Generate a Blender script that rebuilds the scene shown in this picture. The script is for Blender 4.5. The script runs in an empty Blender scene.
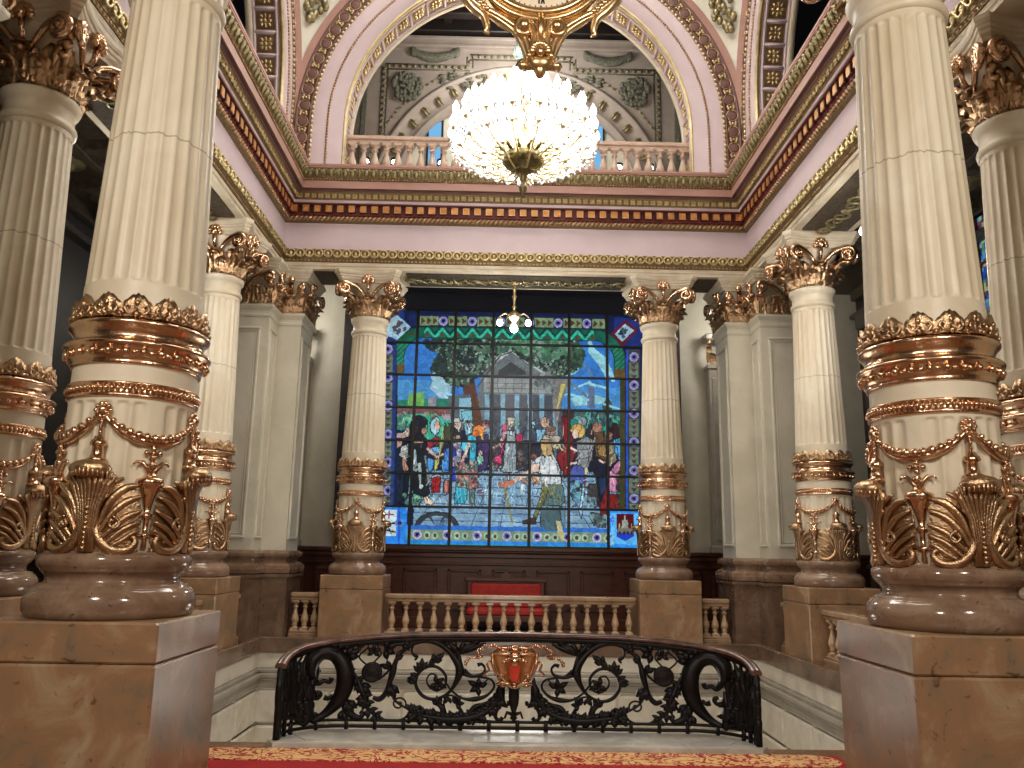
import bpy, math, random
import numpy as np
from mathutils import Vector, Matrix
random.seed(7)
PI=math.pi
SC=bpy.context.scene; COL=SC.collection
# ---------------------------------------------------------------- camera
cd=bpy.data.cameras.new('camera'); cam=bpy.data.objects.new('camera',cd); COL.objects.link(cam)
cd.sensor_width=36.0; cd.lens=815.84*36/1024; cd.clip_start=.05; cd.clip_end=200
_R=Vector((0.99972169,-0.01689962,0.01646058)); _U=Vector((-0.01952649,-0.20120659,0.97935419)); _F=Vector((0.01323873,0.97940304,0.20148059))
_m=Matrix((( _R.x,_U.x,-_F.x),(_R.y,_U.y,-_F.y),(_R.z,_U.z,-_F.z))).to_4x4(); _m.translation=Vector((-0.2408,0,1.6))
cam.matrix_world=_m; SC.camera=cam
# ---------------------------------------------------------------- exposure, world
vs=SC.view_settings; vs.view_transform='Standard'; vs.look='None'; vs.gamma=1; vs.use_curve_mapping=False
EXPO=0.4; vs.exposure=EXPO
W=bpy.data.worlds.new('world'); SC.world=W; W.use_nodes=True
W.node_tree.nodes['Background'].inputs[0].default_value=(.9,.85,.8,1); W.node_tree.nodes['Background'].inputs[1].default_value=.10
# ---------------------------------------------------------------- lights
def lamp(name,kind,loc,power,color,size=.3,rot=None,sy=None):
    l=bpy.data.lights.new(name,kind); l.energy=power; l.color=color
    if kind=='AREA':
        l.shape='RECTANGLE'; l.size=size; l.size_y=sy or size
    else: l.shadow_soft_size=size
    o=bpy.data.objects.new(name,l); COL.objects.link(o); o.location=loc
    if rot: o.rotation_euler=rot
    return o
WARM=(1,.92,.81); WHITE=(1,.95,.88)
lamp('chandelier_light','POINT',(0,10.2,7.25),760,WHITE,.75)
lamp('dome_light','AREA',(0,10.2,15.2),480,WHITE,5)
for x,y,pw in ((0,14.9,80),(-4.8,10.2,70),(4.8,10.2,70)):
    lamp('pendant_light','POINT',(x,y,5.35),pw,WHITE,.2)
lamp('front_gallery_light','POINT',(-2.6,-.6,5.6),560,WARM,.35)
lamp('front_gallery_light','POINT',(2.6,-.6,5.6),560,WARM,.35)
lamp('upper_gallery_light','POINT',(0,16.4,12.4),210,WHITE,.5)
for s_ in (-1,1): lamp('back_aisle_fill','POINT',(s_*4.9,16.9,6.6),60,WHITE,.25)  # added fill without fixtures, brightens the back wall beside the window
lamp('stair_well_light','POINT',(0,10.4,.2),60,WHITE,.6)
# ---------------------------------------------------------------- helpers
def lin(c): return tuple(((v/255)/12.92 if v/255<=.04045 else ((v/255+.055)/1.055)**2.4) for v in c)
def tag(o,label=None,cat=None,group=None,kind=None):
    if label: o['label']=label
    if cat: o['category']=cat
    if group: o['group']=group
    if kind: o['kind']=kind
    return o
def empty(name,loc=(0,0,0),rz=0):
    o=bpy.data.objects.new(name,None); COL.objects.link(o); o.location=loc; o.rotation_euler=(0,0,rz); o.empty_display_size=.1
    return o
KIDS={}
def link(o,parent):
    COL.objects.link(o)
    if parent is not None:
        o.parent=parent; KIDS.setdefault(parent.name,[]).append(o)
def copy_tree(o,parent=None):
    c=o.copy(); COL.objects.link(c)
    if parent is not None:
        c.parent=parent; KIDS.setdefault(parent.name,[]).append(c)
    for ch in list(KIDS.get(o.name,[])): copy_tree(ch,c)
    return c
class MB:
    def __init__(s): s.v=[];s.f=[];s.sm=[]
    def add(s,v,f,smooth=True):
        b=len(s.v); s.v.extend([tuple(p) for p in v]); s.f.extend([tuple(b+i for i in q) for q in f]); s.sm.extend([smooth]*len(f)); return s
    def box(s,x0,x1,y0,y1,z0,z1):
        v=[(x,y,z) for z in (z0,z1) for y in (y0,y1) for x in (x0,x1)]
        return s.add(v,[(0,2,3,1),(4,5,7,6),(0,1,5,4),(2,6,7,3),(0,4,6,2),(1,3,7,5)],False)
    def bbox(s,x0,x1,y0,y1,z0,z1,b=.01):
        # box with bevelled edges
        v=[];
        def ring(z,i): return [(x0+i+b,y0+i,z),(x1-i-b,y0+i,z),(x1-i,y0+i+b,z),(x1-i,y1-i-b,z),(x1-i-b,y1-i,z),(x0+i+b,y1-i,z),(x0+i,y1-i-b,z),(x0+i,y0+i+b,z)]
        for z,i in ((z0,b),(z0+b,0),(z1-b,0),(z1,b)): v+=ring(z,i)
        f=[tuple(range(7,-1,-1)),tuple(range(24,32))]
        for k in range(3):
            for i in range(8):
                j=(i+1)%8; f.append((k*8+i,k*8+j,k*8+8+j,k*8+8+i))
        return s.add(v,f,False)
    def lathe(s,prof,n=32,c=(0,0,0),cap=True,smooth=True):
        v=[];f=[]
        for r,z in prof:
            for i in range(n):
                a=2*PI*i/n; v.append((c[0]+r*math.cos(a),c[1]+r*math.sin(a),c[2]+z))
        m=len(prof)
        for k in range(m-1):
            for i in range(n):
                j=(i+1)%n; f.append((k*n+i,k*n+j,k*n+n+j,k*n+n+i))
        if cap:
            f.append(tuple(range(n-1,-1,-1))); f.append(tuple(range((m-1)*n,m*n)))
        return s.add(v,f,smooth)
    def tube(s,pts,rad,n=6,flat=None,smooth=True):
        pts=[Vector(p) for p in pts]; m=len(pts)
        if not hasattr(rad,'__len__'): rad=[rad]*m
        if len(rad)!=m: rad=[float(x) for x in np.interp(np.linspace(0,len(rad)-1,m),range(len(rad)),rad)]
        v=[];f=[];prev=None
        for k in range(m):
            t=(pts[min(k+1,m-1)]-pts[max(k-1,0)])
            if t.length<1e-9: t=Vector((0,0,1))
            t.normalize()
            if prev is None:
                ref=Vector((0,0,1)) if abs(t.z)<.9 else Vector((1,0,0))
                if flat is not None: ref=Vector(flat)
                a=t.cross(ref).normalized()
            else:
                a=prev-t*prev.dot(t)
                a=a.normalized() if a.length>1e-6 else t.orthogonal().normalized()
            prev=a; b=t.cross(a)
            for i in range(n):
                w=2*PI*i/n; v.append(pts[k]+(a*math.cos(w)+b*math.sin(w))*rad[k])
        for k in range(m-1):
            for i in range(n):
                j=(i+1)%n; f.append((k*n+i,k*n+j,k*n+n+j,k*n+n+i))
        f.append(tuple(range(n-1,-1,-1))); f.append(tuple(range((m-1)*n,m*n)))
        return s.add(v,f,smooth)
    def ell(s,c,r,n=8,m=5,ax=None):
        # ellipsoid; ax = 3 axis vectors
        if not hasattr(r,'__len__'): r=(r,r,r)
        A=[Vector(a) for a in ax] if ax else [Vector((1,0,0)),Vector((0,1,0)),Vector((0,0,1))]
        c=Vector(c); v=[c-A[2]*r[2]]; f=[]
        for k in range(1,m):
            p=-PI/2+PI*k/m
            for i in range(n):
                a=2*PI*i/n; v.append(c+A[0]*(r[0]*math.cos(p)*math.cos(a))+A[1]*(r[1]*math.cos(p)*math.sin(a))+A[2]*(r[2]*math.sin(p)))
        v.append(c+A[2]*r[2]); L=len(v)-1
        for i in range(n):
            j=(i+1)%n; f.append((0,1+j,1+i)); f.append((L,L-n+i,L-n+j))
        for k in range(m-2):
            for i in range(n):
                j=(i+1)%n; f.append((1+k*n+i,1+k*n+j,1+k*n+n+j,1+k*n+n+i))
        return s.add(v,f)
    def grid(s,P,closed=False,smooth=True):
        # P rows x cols of points
        n=len(P[0]); v=[q for row in P for q in row]; f=[]
        for k in range(len(P)-1):
            for i in range(n if closed else n-1):
                j=(i+1)%n; f.append((k*n+i,k*n+j,k*n+n+j,k*n+n+i))
        return s.add(v,f,smooth)
    def extrude(s,poly,d,o=(0,0,0),ux=(1,0,0),uy=(0,0,1)):
        # polygon (2D) placed by ux,uy at o and given thickness vector d
        ux=Vector(ux);uy=Vector(uy);o=Vector(o);d=Vector(d);n=len(poly)
        a=[o+ux*x+uy*y for x,y in poly]; v=a+[p+d for p in a]
        f=[tuple(range(n)),tuple(range(2*n-1,n-1,-1))]
        for i in range(n):
            j=(i+1)%n; f.append((i,i+n,j+n,j))
        return s.add(v,f,False)
    def xf(s,o,fn):
        b=len(s.v); s.v.extend([tuple(fn(Vector(p))) for p in o.v]); s.f.extend([tuple(b+i for i in q) for q in o.f]); s.sm.extend(o.sm); return s
    def build(s,name,mat,parent=None,loc=None):
        me=bpy.data.meshes.new(name); me.from_pydata(s.v,[],s.f); me.polygons.foreach_set('use_smooth',s.sm)
        me.materials.append(mat); me.update()
        o=bpy.data.objects.new(name,me); link(o,parent)
        if loc: o.location=loc
        return o
# ---------------------------------------------------------------- materials
def nt(name):
    m=bpy.data.materials.new(name); m.use_nodes=True; t=m.node_tree; return m,t,t.nodes['Principled BSDF'],t.nodes,t.links
def coords(N,L,scale,obj=True):
    tc=N.new('ShaderNodeTexCoord'); mp=N.new('ShaderNodeMapping'); L.new(tc.outputs['Object'],mp.inputs[0]); mp.inputs['Scale'].default_value=scale if hasattr(scale,'__len__') else (scale,)*3
    return mp.outputs[0]
def ramp(N,L,fac,stops):
    r=N.new('ShaderNodeValToRGB'); L.new(fac,r.inputs[0]); e=r.color_ramp.elements
    while len(e)<len(stops): e.new(.5)
    for i,(p,c) in enumerate(stops): e[i].position=p; e[i].color=(*c,1)
    return r.outputs[0]
def noise(N,L,vec,scale,detail=5,dist=0,rough=.6):
    n=N.new('ShaderNodeTexNoise'); L.new(vec,n.inputs['Vector']); n.inputs['Scale'].default_value=scale; n.inputs['Detail'].default_value=detail; n.inputs['Distortion'].default_value=dist; n.inputs['Roughness'].default_value=rough
    return n.outputs['Fac']
def bump(N,L,b,h,st,dist=.02):
    bp=N.new('ShaderNodeBump'); bp.inputs['Strength'].default_value=st; bp.inputs['Distance'].default_value=dist; L.new(h,bp.inputs['Height']); L.new(bp.outputs[0],b.inputs['Normal'])
def mat_noise(name,c1,c2,scale=3,rough=.5,metal=0,bm=0,detail=5,dist=.5,c3=None,stretch=(1,1,1),rvar=0,lo=.35,hi=.65):
    m,t,b,N,L=nt(name); v=coords(N,L,stretch); n=noise(N,L,v,scale,detail,dist)
    st=[(lo,lin(c1)),(hi,lin(c2))] if c3 is None else [(lo,lin(c1)),((lo+hi)/2,lin(c2)),(hi,lin(c3))]
    L.new(ramp(N,L,n,st),b.inputs['Base Color']); b.inputs['Roughness'].default_value=rough; b.inputs['Metallic'].default_value=metal
    if rvar:
        mr=N.new('ShaderNodeMapRange'); L.new(n,mr.inputs[0]); mr.inputs[3].default_value=rough; mr.inputs[4].default_value=rough+rvar; L.new(mr.outputs[0],b.inputs['Roughness'])
    if bm:
        n2=noise(N,L,v,scale*8,3); bump(N,L,b,n2,bm)
    return m
M={}
def stone_shaft():
    m,t,b,N,L=nt('cream_column_marble'); v=coords(N,L,(1,1,.6)); n=noise(N,L,v,1.3,6,1.2)
    base=ramp(N,L,n,[(.3,lin((204,188,160))),(.5,lin((218,206,182))),(.7,lin((226,218,198)))])
    # fine hairline joint between the two drums of each shaft
    sp=N.new('ShaderNodeSeparateXYZ'); tc=N.new('ShaderNodeTexCoord'); L.new(tc.outputs['Object'],sp.inputs[0])
    nz=noise(N,L,coords(N,L,(4,4,0.01)),3,4)
    a=N.new('ShaderNodeMath'); a.operation='MULTIPLY_ADD'; L.new(nz,a.inputs[0]); a.inputs[1].default_value=.10; a.inputs[2].default_value=-4.42
    a2=N.new('ShaderNodeMath'); a2.operation='ADD'; L.new(sp.outputs[2],a2.inputs[0]); L.new(a.outputs[0],a2.inputs[1])
    a3=N.new('ShaderNodeMath'); a3.operation='ABSOLUTE'; L.new(a2.outputs[0],a3.inputs[0])
    a4=N.new('ShaderNodeMath'); a4.operation='LESS_THAN'; L.new(a3.outputs[0],a4.inputs[0]); a4.inputs[1].default_value=.006
    mx=N.new('ShaderNodeMixRGB'); L.new(a4.outputs[0],mx.inputs[0]); L.new(base,mx.inputs[1]); mx.inputs[2].default_value=(*lin((176,160,132)),1)
    L.new(mx.outputs[0],b.inputs['Base Color']); b.inputs['Roughness'].default_value=.42
    return m
M['shaft']=stone_shaft()
M['cream']=mat_noise('cream_stone',(200,186,160),(216,206,184),1.6,.5,c3=(208,190,158))
M['cream2']=mat_noise('pale_grey_stone',(186,180,160),(204,198,180),1.2,.55)
def redmarble(name,cs,scale,rough=.16):
    m,t,b,N,L=nt(name); v=coords(N,L,1); n=noise(N,L,v,scale,10,.8,.62); n2=noise(N,L,v,scale*4.5,6,1.5)
    base=ramp(N,L,n,[(.32,lin(cs[0])),(.43,lin(cs[1])),(.52,lin(cs[2])),(.66,lin(cs[3]))])
    sp=ramp(N,L,n2,[(.30,lin(cs[4])),(.39,(1,1,1))])
    mx=N.new('ShaderNodeMixRGB'); mx.blend_type='MULTIPLY'; mx.inputs[0].default_value=.75; L.new(base,mx.inputs[1]); L.new(sp,mx.inputs[2])
    L.new(mx.outputs[0],b.inputs['Base Color']); b.inputs['Roughness'].default_value=rough
    return m
M['marble']=redmarble('red_brown_marble',((112,102,88),(140,112,84),(150,114,84),(168,146,116),(128,94,70)),2.4,.3)
M['marble2']=redmarble('brown_grey_marble',((84,70,60),(104,82,66),(112,88,70),(126,106,88),(84,60,48)),2.4,.2)
M['marble3']=redmarble('polished_base_marble',((104,84,70),(124,98,80),(134,108,88),(152,130,110),(104,74,60)),3,.12)
def goldm(name,c1,c2,rough,bm=.3,sc=30):
    m,t,b,N,L=nt(name); v=coords(N,L,1); n=noise(N,L,v,6,4); L.new(ramp(N,L,n,[(.35,lin(c1)),(.65,lin(c2))]),b.inputs['Base Color'])
    b.inputs['Metallic'].default_value=1; b.inputs['Roughness'].default_value=rough
    if bm: bump(N,L,b,noise(N,L,v,sc,3),bm,.01)
    return m
M['gold']=goldm('rose_gilt',(204,164,132),(226,192,160),.2)
M['goldd']=goldm('worn_gilt',(170,138,106),(202,170,134),.3,.5,60)
M['goldy']=goldm('yellow_gilt',(196,178,132),(224,206,160),.34,.5,60)
M['ground']=mat_noise('recess_shade_gilt',(112,92,58),(140,118,78),20,.5,.4)  # darker gilt behind the reliefs, recess shade put into the colour
M['goldo']=goldm('clock_gilt',(222,188,138),(242,212,168),.3,.15)
M['olive']=mat_noise('olive_gilt_paint',(132,122,88),(170,160,120),14,.4,.6)
M['pink']=mat_noise('pale_pink_paint',(200,182,186),(208,190,194),1.5,.6)
M['salmon']=mat_noise('salmon_paint',(168,128,116),(178,138,126),2,.5)
M['maroon']=mat_noise('maroon_paint',(96,38,36),(112,48,44),5,.4)
M['brown']=mat_noise('mauve_brown_paint',(108,74,70),(120,84,78),5,.5)
M['orange']=mat_noise('orange_gilt_panel',(214,140,72),(232,162,92),9,.4,.3)
M['white']=mat_noise('white_stone_paint',(226,220,206),(234,228,216),2,.5)
M['pend']=mat_noise('pale_pendentive_paint',(218,216,200),(228,226,212),2,.6)
M['wellm']=mat_noise('white_well_marble',(186,178,160),(214,206,190),1.5,.3,c3=(202,190,168))
M['curb']=mat_noise('grey_veined_marble',(176,172,164),(214,210,200),2.2,.28,dist=2)
M['wellg']=mat_noise('grey_marble_moulding',(142,134,122),(164,156,142),3,.3)
M['iron']=mat_noise('black_wrought_iron',(16,14,15),(30,27,28),12,.45,.5)
M['rail']=mat_noise('brown_handrail',(58,38,32),(84,56,46),6,.25,c3=(104,74,62))
M['wood']=mat_noise('dark_red_wood',(58,30,20),(84,44,28),3,.35,stretch=(1,1,6),dist=1)
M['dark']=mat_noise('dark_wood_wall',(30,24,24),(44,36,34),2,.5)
M['dark2']=mat_noise('dark_grey_moulding',(58,54,50),(78,72,66),3,.5)
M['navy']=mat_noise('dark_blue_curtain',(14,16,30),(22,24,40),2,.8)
M['darkc']=mat_noise('dark_ornate_ceiling',(52,44,34),(92,80,60),16,.5,bm=1)
M['floor']=redmarble('brown_floor_marble',((90,70,56),(120,88,66),(132,96,72),(150,118,92),(84,56,42)),1.2,.2)
M['redseat']=mat_noise('red_velvet',(150,34,30),(172,44,36),10,.8)
M['grey']=mat_noise('greyed_pink_plaster',(160,148,140),(178,166,156),1.5,.6)
M['greend']=mat_noise('grey_green_relief',(96,98,86),(134,134,118),20,.6,bm=.6)
M['black']=mat_noise('black_paint',(14,14,14),(24,24,24),5,.5)
def emis(name,c,s,base=(1,1,1)):
    m,t,b,N,L=nt(name); b.inputs['Base Color'].default_value=(*base,1); b.inputs['Emission Color'].default_value=(*c,1); b.inputs['Emission Strength'].default_value=s; b.inputs['Roughness'].default_value=.2
    m.cycles.emission_sampling='NONE'; return m
M['bulb']=emis('lit_glass_globe',(1,.97,.92),14)
M['bulbs']=emis('lit_lamp_bulb',(1,.96,.9),10)
def crystalm():
    m,t,b,N,L=nt('crystal_glass'); b.inputs['Base Color'].default_value=(.95,.97,1,1); b.inputs['Roughness'].default_value=.08; b.inputs['Transmission Weight'].default_value=.35; b.inputs['Specular IOR Level'].default_value=1; b.inputs['IOR'].default_value=1.3
    return m
M['crystal']=crystalm()
M['bluepane']=emis('blue_stained_pane',lin((110,170,215)),.8,(.02,.05,.1))
def rugm(name,border):
    m,t,b,N,L=nt(name); v=coords(N,L,1)
    if border:
        wv=N.new('ShaderNodeTexNoise'); L.new(v,wv.inputs['Vector']); wv.inputs['Scale'].default_value=6; wv.inputs['Detail'].default_value=1.5; wv.inputs['Distortion'].default_value=2.6
        base=ramp(N,L,wv.outputs['Fac'],[(.0,lin((222,178,120))),(.44,lin((222,178,120))),(.46,lin((150,16,18))),(.54,lin((158,20,20))),(.56,lin((226,184,124))),(1,lin((218,170,112)))])
    else: base=ramp(N,L,noise(N,L,v,40,3),[(.3,lin((150,8,14))),(.7,lin((168,14,20)))])
    L.new(base,b.inputs['Base Color']); b.inputs['Roughness'].default_value=.9
    bump(N,L,b,noise(N,L,v,300,2),.4,.005)
    return m
M['rug']=rugm('red_carpet',False); M['rugb']=rugm('gold_scroll_carpet',True)
def glassm():
    m,t,b,N,L=nt('backlit_stained_glass'); a=N.new('ShaderNodeAttribute'); a.attribute_name='Col'
    L.new(a.outputs['Color'],b.inputs['Emission Color']); b.inputs['Emission Strength'].default_value=.76; b.inputs['Base Color'].default_value=(.01,.01,.012,1); b.inputs['Roughness'].default_value=.28; b.inputs['Specular IOR Level'].default_value=.08
    m.cycles.emission_sampling='NONE'; return m
M['glass']=glassm()
# ================================================================ dimensions
A=2.734; XS=4.798; YN=5.5; YF=14.91; YM=12.66; YO=7.35
XE=4.32; Y0=6.05; Y1=14.36; YC=10.2; ZSP=9.6; ZCOR=8.5
def sq(ins): return (-XE+ins,XE-ins,Y0+ins,Y1-ins)
# ================================================================ setting
# floors
m=MB(); WL,WR,WB,WT=-4.2,4.2,7.35,14.3
for b in ((-8.2,8.2,-5,WB),(-8.2,WL,WB,WT),(WR,8.2,WB,WT),(-8.2,8.2,WT,18.2)): m.box(b[0],b[1],b[2],b[3],-.12,0)
tag(m.build('floor',M['floor']),kind='structure')
m=MB(); m.box(-4.3,4.3,7.3,14.4,-3.3,-3.2); tag(m.build('floor_lower',M['curb']),kind='structure')
# stair well walls with cap, moulding and rusticated blocks
def well_wall(name,fn,x0,x1):
    e=MB(); e.box(x0,x1,0,.2,-3.2,-.12)
    o=MB()
    def add(mm,b): 
        mb=MB(); mb.bbox(*b[:6],b[6] if len(b)>6 else .01); mm.xf(mb,fn)
    ww=MB(); ww.xf(e,fn)
    n=max(1,int(round((x1-x0)/1.15))); w=(x1-x0)/n
    for i in range(n):
        for z0,z1 in ((-1.22,-.70),(-1.76,-1.24),(-2.3,-1.78),(-2.84,-2.32)):
            add(ww,(x0+i*w+.015,x0+(i+1)*w-.015,-.05,.05,z0,z1,.035))
    add(ww,(x0,x1,-.02,.1,-.36,-.10,.02)); 
    w_=tag(ww.build(name,M['wellm']),kind='structure')
    g=MB()
    for z0,z1,d in ((-.43,-.37,.03),(-.50,-.43,.10),(-.55,-.50,.07),(-.66,-.55,.03)): add(g,(x0,x1,-d,.1,z0,z1,.012))
    g.build('moulding',M['wellg'],w_)
    c=MB(); add(c,(x0,x1,-.05,.04,-.10,.14,.012)); c.build('plinth_course',M['marble2'],w_)
well_wall('wall_well_back',lambda p:Vector((p.x,WT+p.y,p.z)),WL,WR)
well_wall('wall_well_left',lambda p:Vector((WL-p.y,p.x,p.z)),WB,WT)
well_wall('wall_well_right',lambda p:Vector((WR+p.y,WT+WB-p.x,p.z)),WB,WT)
# lower gallery walls
def struct(name,mat,*boxes,parent=None,bev=None):
    m=MB()
    for b in boxes: m.bbox(*b,bev) if bev else m.box(*b)
    o=m.build(name,mat,parent)
    if parent is None: tag(o,kind='structure')
    return o
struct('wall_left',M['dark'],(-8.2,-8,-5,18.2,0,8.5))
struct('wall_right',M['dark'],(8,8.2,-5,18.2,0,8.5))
m=MB()
for s_ in (-1,1):
    for y in (2,4.4,6.9,9.5,11.8,15.4,17.2):
        x=s_*7.93; m.bbox(x-.12,x+.12,y-.35,y+.35,1.4,6.6,.03); m.bbox(x-.2,x+.2,y-.22,y+.22,1.6,6.4,.03); m.bbox(x-.22,x+.22,y-.45,y+.45,6.6,7.0,.04); m.bbox(x-.25,x+.25,y-.5,y+.5,0,1.4,.03)
    for z in (1.35,6.95): m.bbox(s_*7.9-.15,s_*7.9+.15,-4.9,18,z,z+.12,.03)
tag(m.build('trim_4',M['dark2']),kind='structure')
struct('wall_near',M['grey'],(-8.2,8.2,-5.2,-5,0,8.5))
struct('wall_back',M['cream2'],(-8.2,8.2,18.15,18.35,0,8.5))
# gallery ceiling (ring around the hall) with dark coffers
zc=7.62
ce=struct('ceiling',M['darkc'],(-8.2,8.2,Y1+.95,18.2,zc,8.5),(-8.2,8.2,-5,Y0-.95,zc,8.5),(-8.2,-XE-.95,Y0-.95,Y1+.95,zc,8.5),(XE+.95,8.2,Y0-.95,Y1+.95,zc,8.5))
m=MB()
for s in (-1,1):
    for k in range(7):
        y=Y0+k*1.38; m.bbox(s*6.7-1.45,s*6.7+1.45,y-.1,y+.1,zc-.18,zc+.02,.02)
    for x in (5.35,6.7,7.9): m.bbox(s*x-.09,s*x+.09,-5,18,zc-.22,zc+.02,.02)
m.build('ceiling_beams',M['darkc'],ce)
m=MB()
for s in (-1,1):
    for k in range(7):
        for x in (6.0,7.3):
            y=Y0+k*1.38+.69; m.lathe([(.03,-.14),(.12,-.1),(.14,-.05),(.26,-.04),(.3,.0)],14,(s*x,y,zc))
m.build('ceiling_rosettes',M['olive'],ce)
# back wall dressing: dark upper wall, wood panelling
o=struct('trim_1',M['navy'],(-3.15,3.15,17.85,18.15,6.98,7.62),(-3.15,3.15,17.8,18.15,7.3,7.36))
m=MB(); m.bbox(-8,8,18.0,18.15,0,1.66,.01)
w_=tag(m.build('trim_2',M['wood']),kind='structure')
m=MB(); m.bbox(-8,8,17.9,18.1,1.56,1.66,.02); m.bbox(-8,8,17.94,18.1,1.46,1.56,.015); m.bbox(-8,8,17.95,18.05,0,.22,.02); m.bbox(-8,8,17.96,18.05,1.30,1.36,.015)
m.build('wainscot_rail',M['wood'],w_)
m=MB()
for i in range(-7,8):
    x=i*.95
    for a,b,c,d in ((x-.36,x+.36,.36,.42),(x-.36,x+.36,1.16,1.22),(x-.36,x-.30,.36,1.22),(x+.30,x+.36,.36,1.22)): m.bbox(a,b,17.96,18.03,c,d,.012)
    m.lathe([(.14,-.0),(.15,.03),(.12,.05),(.05,.06)],16); 
    # shield boss on each panel
for i in range(-7,8):
    x=i*.95
    m.extrude([(-.14,.12),(-.16,-.02),(0,-.16),(.16,-.02),(.14,.12),(.07,.18),(-.07,.18)],(0,-.05,0),(x,18.0,.82))
m.build('wainscot_panels',M['wood'],w_)
# ---------------------------------------------------------------- mitred entablature around the hall
def ring_sweep(prof):
    m=MB(); rows=[]
    for ins,z in prof:
        x0,x1,y0,y1=sq(ins); rows.append([(x0,y0,z),(x1,y0,z),(x1,y1,z),(x0,y1,z)])
    v=[q for r in rows for q in r]; f=[]
    for k in range(len(rows)-1):
        for i in range(4):
            j=(i+1)%4; f.append((k*4+j,k*4+i,k*4+4+i,k*4+4+j))
    m.add(v,f,False); return m
ent=tag(ring_sweep([(-.95,7.7),(-.95,6.65),(0,6.65),(0,6.70),(.02,6.71),(.02,6.77),(-.05,6.77)]).build('trim_3',M['cream']),kind='structure')
# dark ornate soffit panels under the beams
m=MB()
for b in ((-2.05,2.05,Y1+.12,Y1+.83),(-2.05,2.05,Y0-.83,Y0-.12),(-4.1,-3.4,Y1+.12,Y1+.83),(3.4,4.1,Y1+.12,Y1+.83)): m.bbox(b[0],b[1],b[2],b[3],6.62,6.66,.01)
for s in (-1,1):
    for a,b in ((8.0,12.0),): m.bbox(s*4.8-.36,s*4.8+.36,a,b,6.62,6.66,.01)
m.build('soffit_panel',M['darkc'],ent)
m=MB()
for i in range(-9,10):
    x=i*.22; m.tube([(x-.09,Y1+.3,6.61),(x-.04,Y1+.45,6.60),(x+.04,Y1+.5,6.60),(x+.09,Y1+.65,6.61)],[.01,.025,.025,.01],5); m.ell((x,Y1+.47,6.6),.03,6,4)

def scr(cx,cy,sx,sy,swap):
    for q in (-1,1):
        pts=[]
        for k in range(16):
            r=.15*(1-k/18); a=k*.55; pts.append((cx+(q*(.02+.17)+r*math.cos(a)*-q)*(sx),cy+r*math.sin(a)*sy))
        m.tube([(y,x,6.605) if swap else (x,y,6.605) for x,y in pts],[.026-.001*k for k in range(16)],5)
    a,b=(cy,cx) if swap else (cx,cy)
    for k in range(6): m.ell((a+.05*math.cos(k*PI/3),b+.05*math.sin(k*PI/3),6.605),(.035,.035,.02),6,4)
for s in (-1,1):
    for k in range(7):
        y=8.35+k*.57; scr(y,s*4.8,1,1 if k%2 else -1,True)
for k in range(7):
    x=-1.8+k*.6; scr(x,Y1+.47,1,1 if k%2 else -1,False)
m.build('soffit_scrolls',M['olive'],ent)
def eparts(name,mat,prof): return ring_sweep(prof).build(name,mat,ent)
eparts('frieze',M['pink'],[(.0,6.98),(0,7.56)])
eparts('gilt_leaf_band',M['ground'],[(0,6.78),(.03,6.78),(.04,6.83),(.05,6.83),(.10,6.98),(.10,7.0),(0,7.0)])
eparts('rope_band',M['ground'],[(0,7.54),(.06,7.55),(.10,7.60),(.10,7.63),(.06,7.66)])
eparts('maroon_band',M['maroon'],[(.03,7.64),(.07,7.65),(.10,7.67),(.10,7.69),(.08,7.70),(.08,7.85),(.19,7.85),(.19,7.87)])
eparts('pink_fillet',M['pink'],[(.17,7.87),(.2,7.87),(.2,7.92),(.17,7.92)])
eparts('gilt_flower_band',M['ground'],[(.18,7.92),(.2,7.92),(.28,8.05),(.18,8.05)])
eparts('maroon_shadow_fillet',M['brown'],[(.26,8.05),(.30,8.06),(.30,8.08),(.36,8.08)])
eparts('salmon_fascia',M['salmon'],[(.34,8.08),(.38,8.08),(.38,8.22),(.3,8.22)])
eparts('gilt_crown_band',M['ground'],[(.36,8.22),(.385,8.23),(.385,8.26),(.40,8.26),(.47,8.42),(.47,8.43),(.36,8.43)])
eparts('salmon_lip',M['salmon'],[(.46,8.43),(.49,8.43),(.49,8.455),(.50,8.46),(.50,8.50),(.48,8.51),(.30,8.52),(-.02,8.56)])
def along(ins,pitch,fn,mb,skip=()):
    # fn(mb,P,T,Nrm): repeated relief on the four sides; T along, Nrm into the hall
    x0,x1,y0,y1=sq(ins)
    for a,b,Nn in (((x0,y1),(x1,y1),(0,-1,0)),((x0,y0),(x0,y1),(1,0,0)),((x1,y0),(x1,y1),(-1,0,0))):
        a=Vector((*a,0));b=Vector((*b,0));L=(b-a).length; n=int(round(L/pitch)); T=(b-a)/L
        for i in range(n): fn(mb,a+T*((i+.5)*L/n),T,Vector(Nn),i)
Z=Vector((0,0,1))
def egg(z,h,w,d,up=None):
    def f(mb,P,T,Nn,i): mb.ell(P+Z*z,(w,d,h),6,4,(T,Nn,Z))
    return f
m=MB(); along(.08,.17,egg(6.915,.05,.035,.04),m)
def loop(mb,P,T,Nn,i):
    c=P+Z*6.92; mb.tube([c+T*(.075*math.cos(a))+Z*(.07*math.sin(a))+Nn*.015 for a in [PI*k/5 for k in range(11)]],.017,4)
along(.09,.17,loop,m); m.build('egg_relief',M['goldy'],ent)
m=MB(); along(.035,.07,egg(6.805,.018,.026,.02),m); m.build('bead_row',M['goldd'],ent)
m=MB()
def rope(mb,P,T,Nn,i): mb.ell(P+Z*7.605,(.075,.035,.028),6,4,((T+Z*.9).normalized(),Nn,(Z-T*.9).normalized()))
along(.085,.085,rope,m); m.build('rope_relief',M['goldd'],ent)
m=MB()
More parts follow.
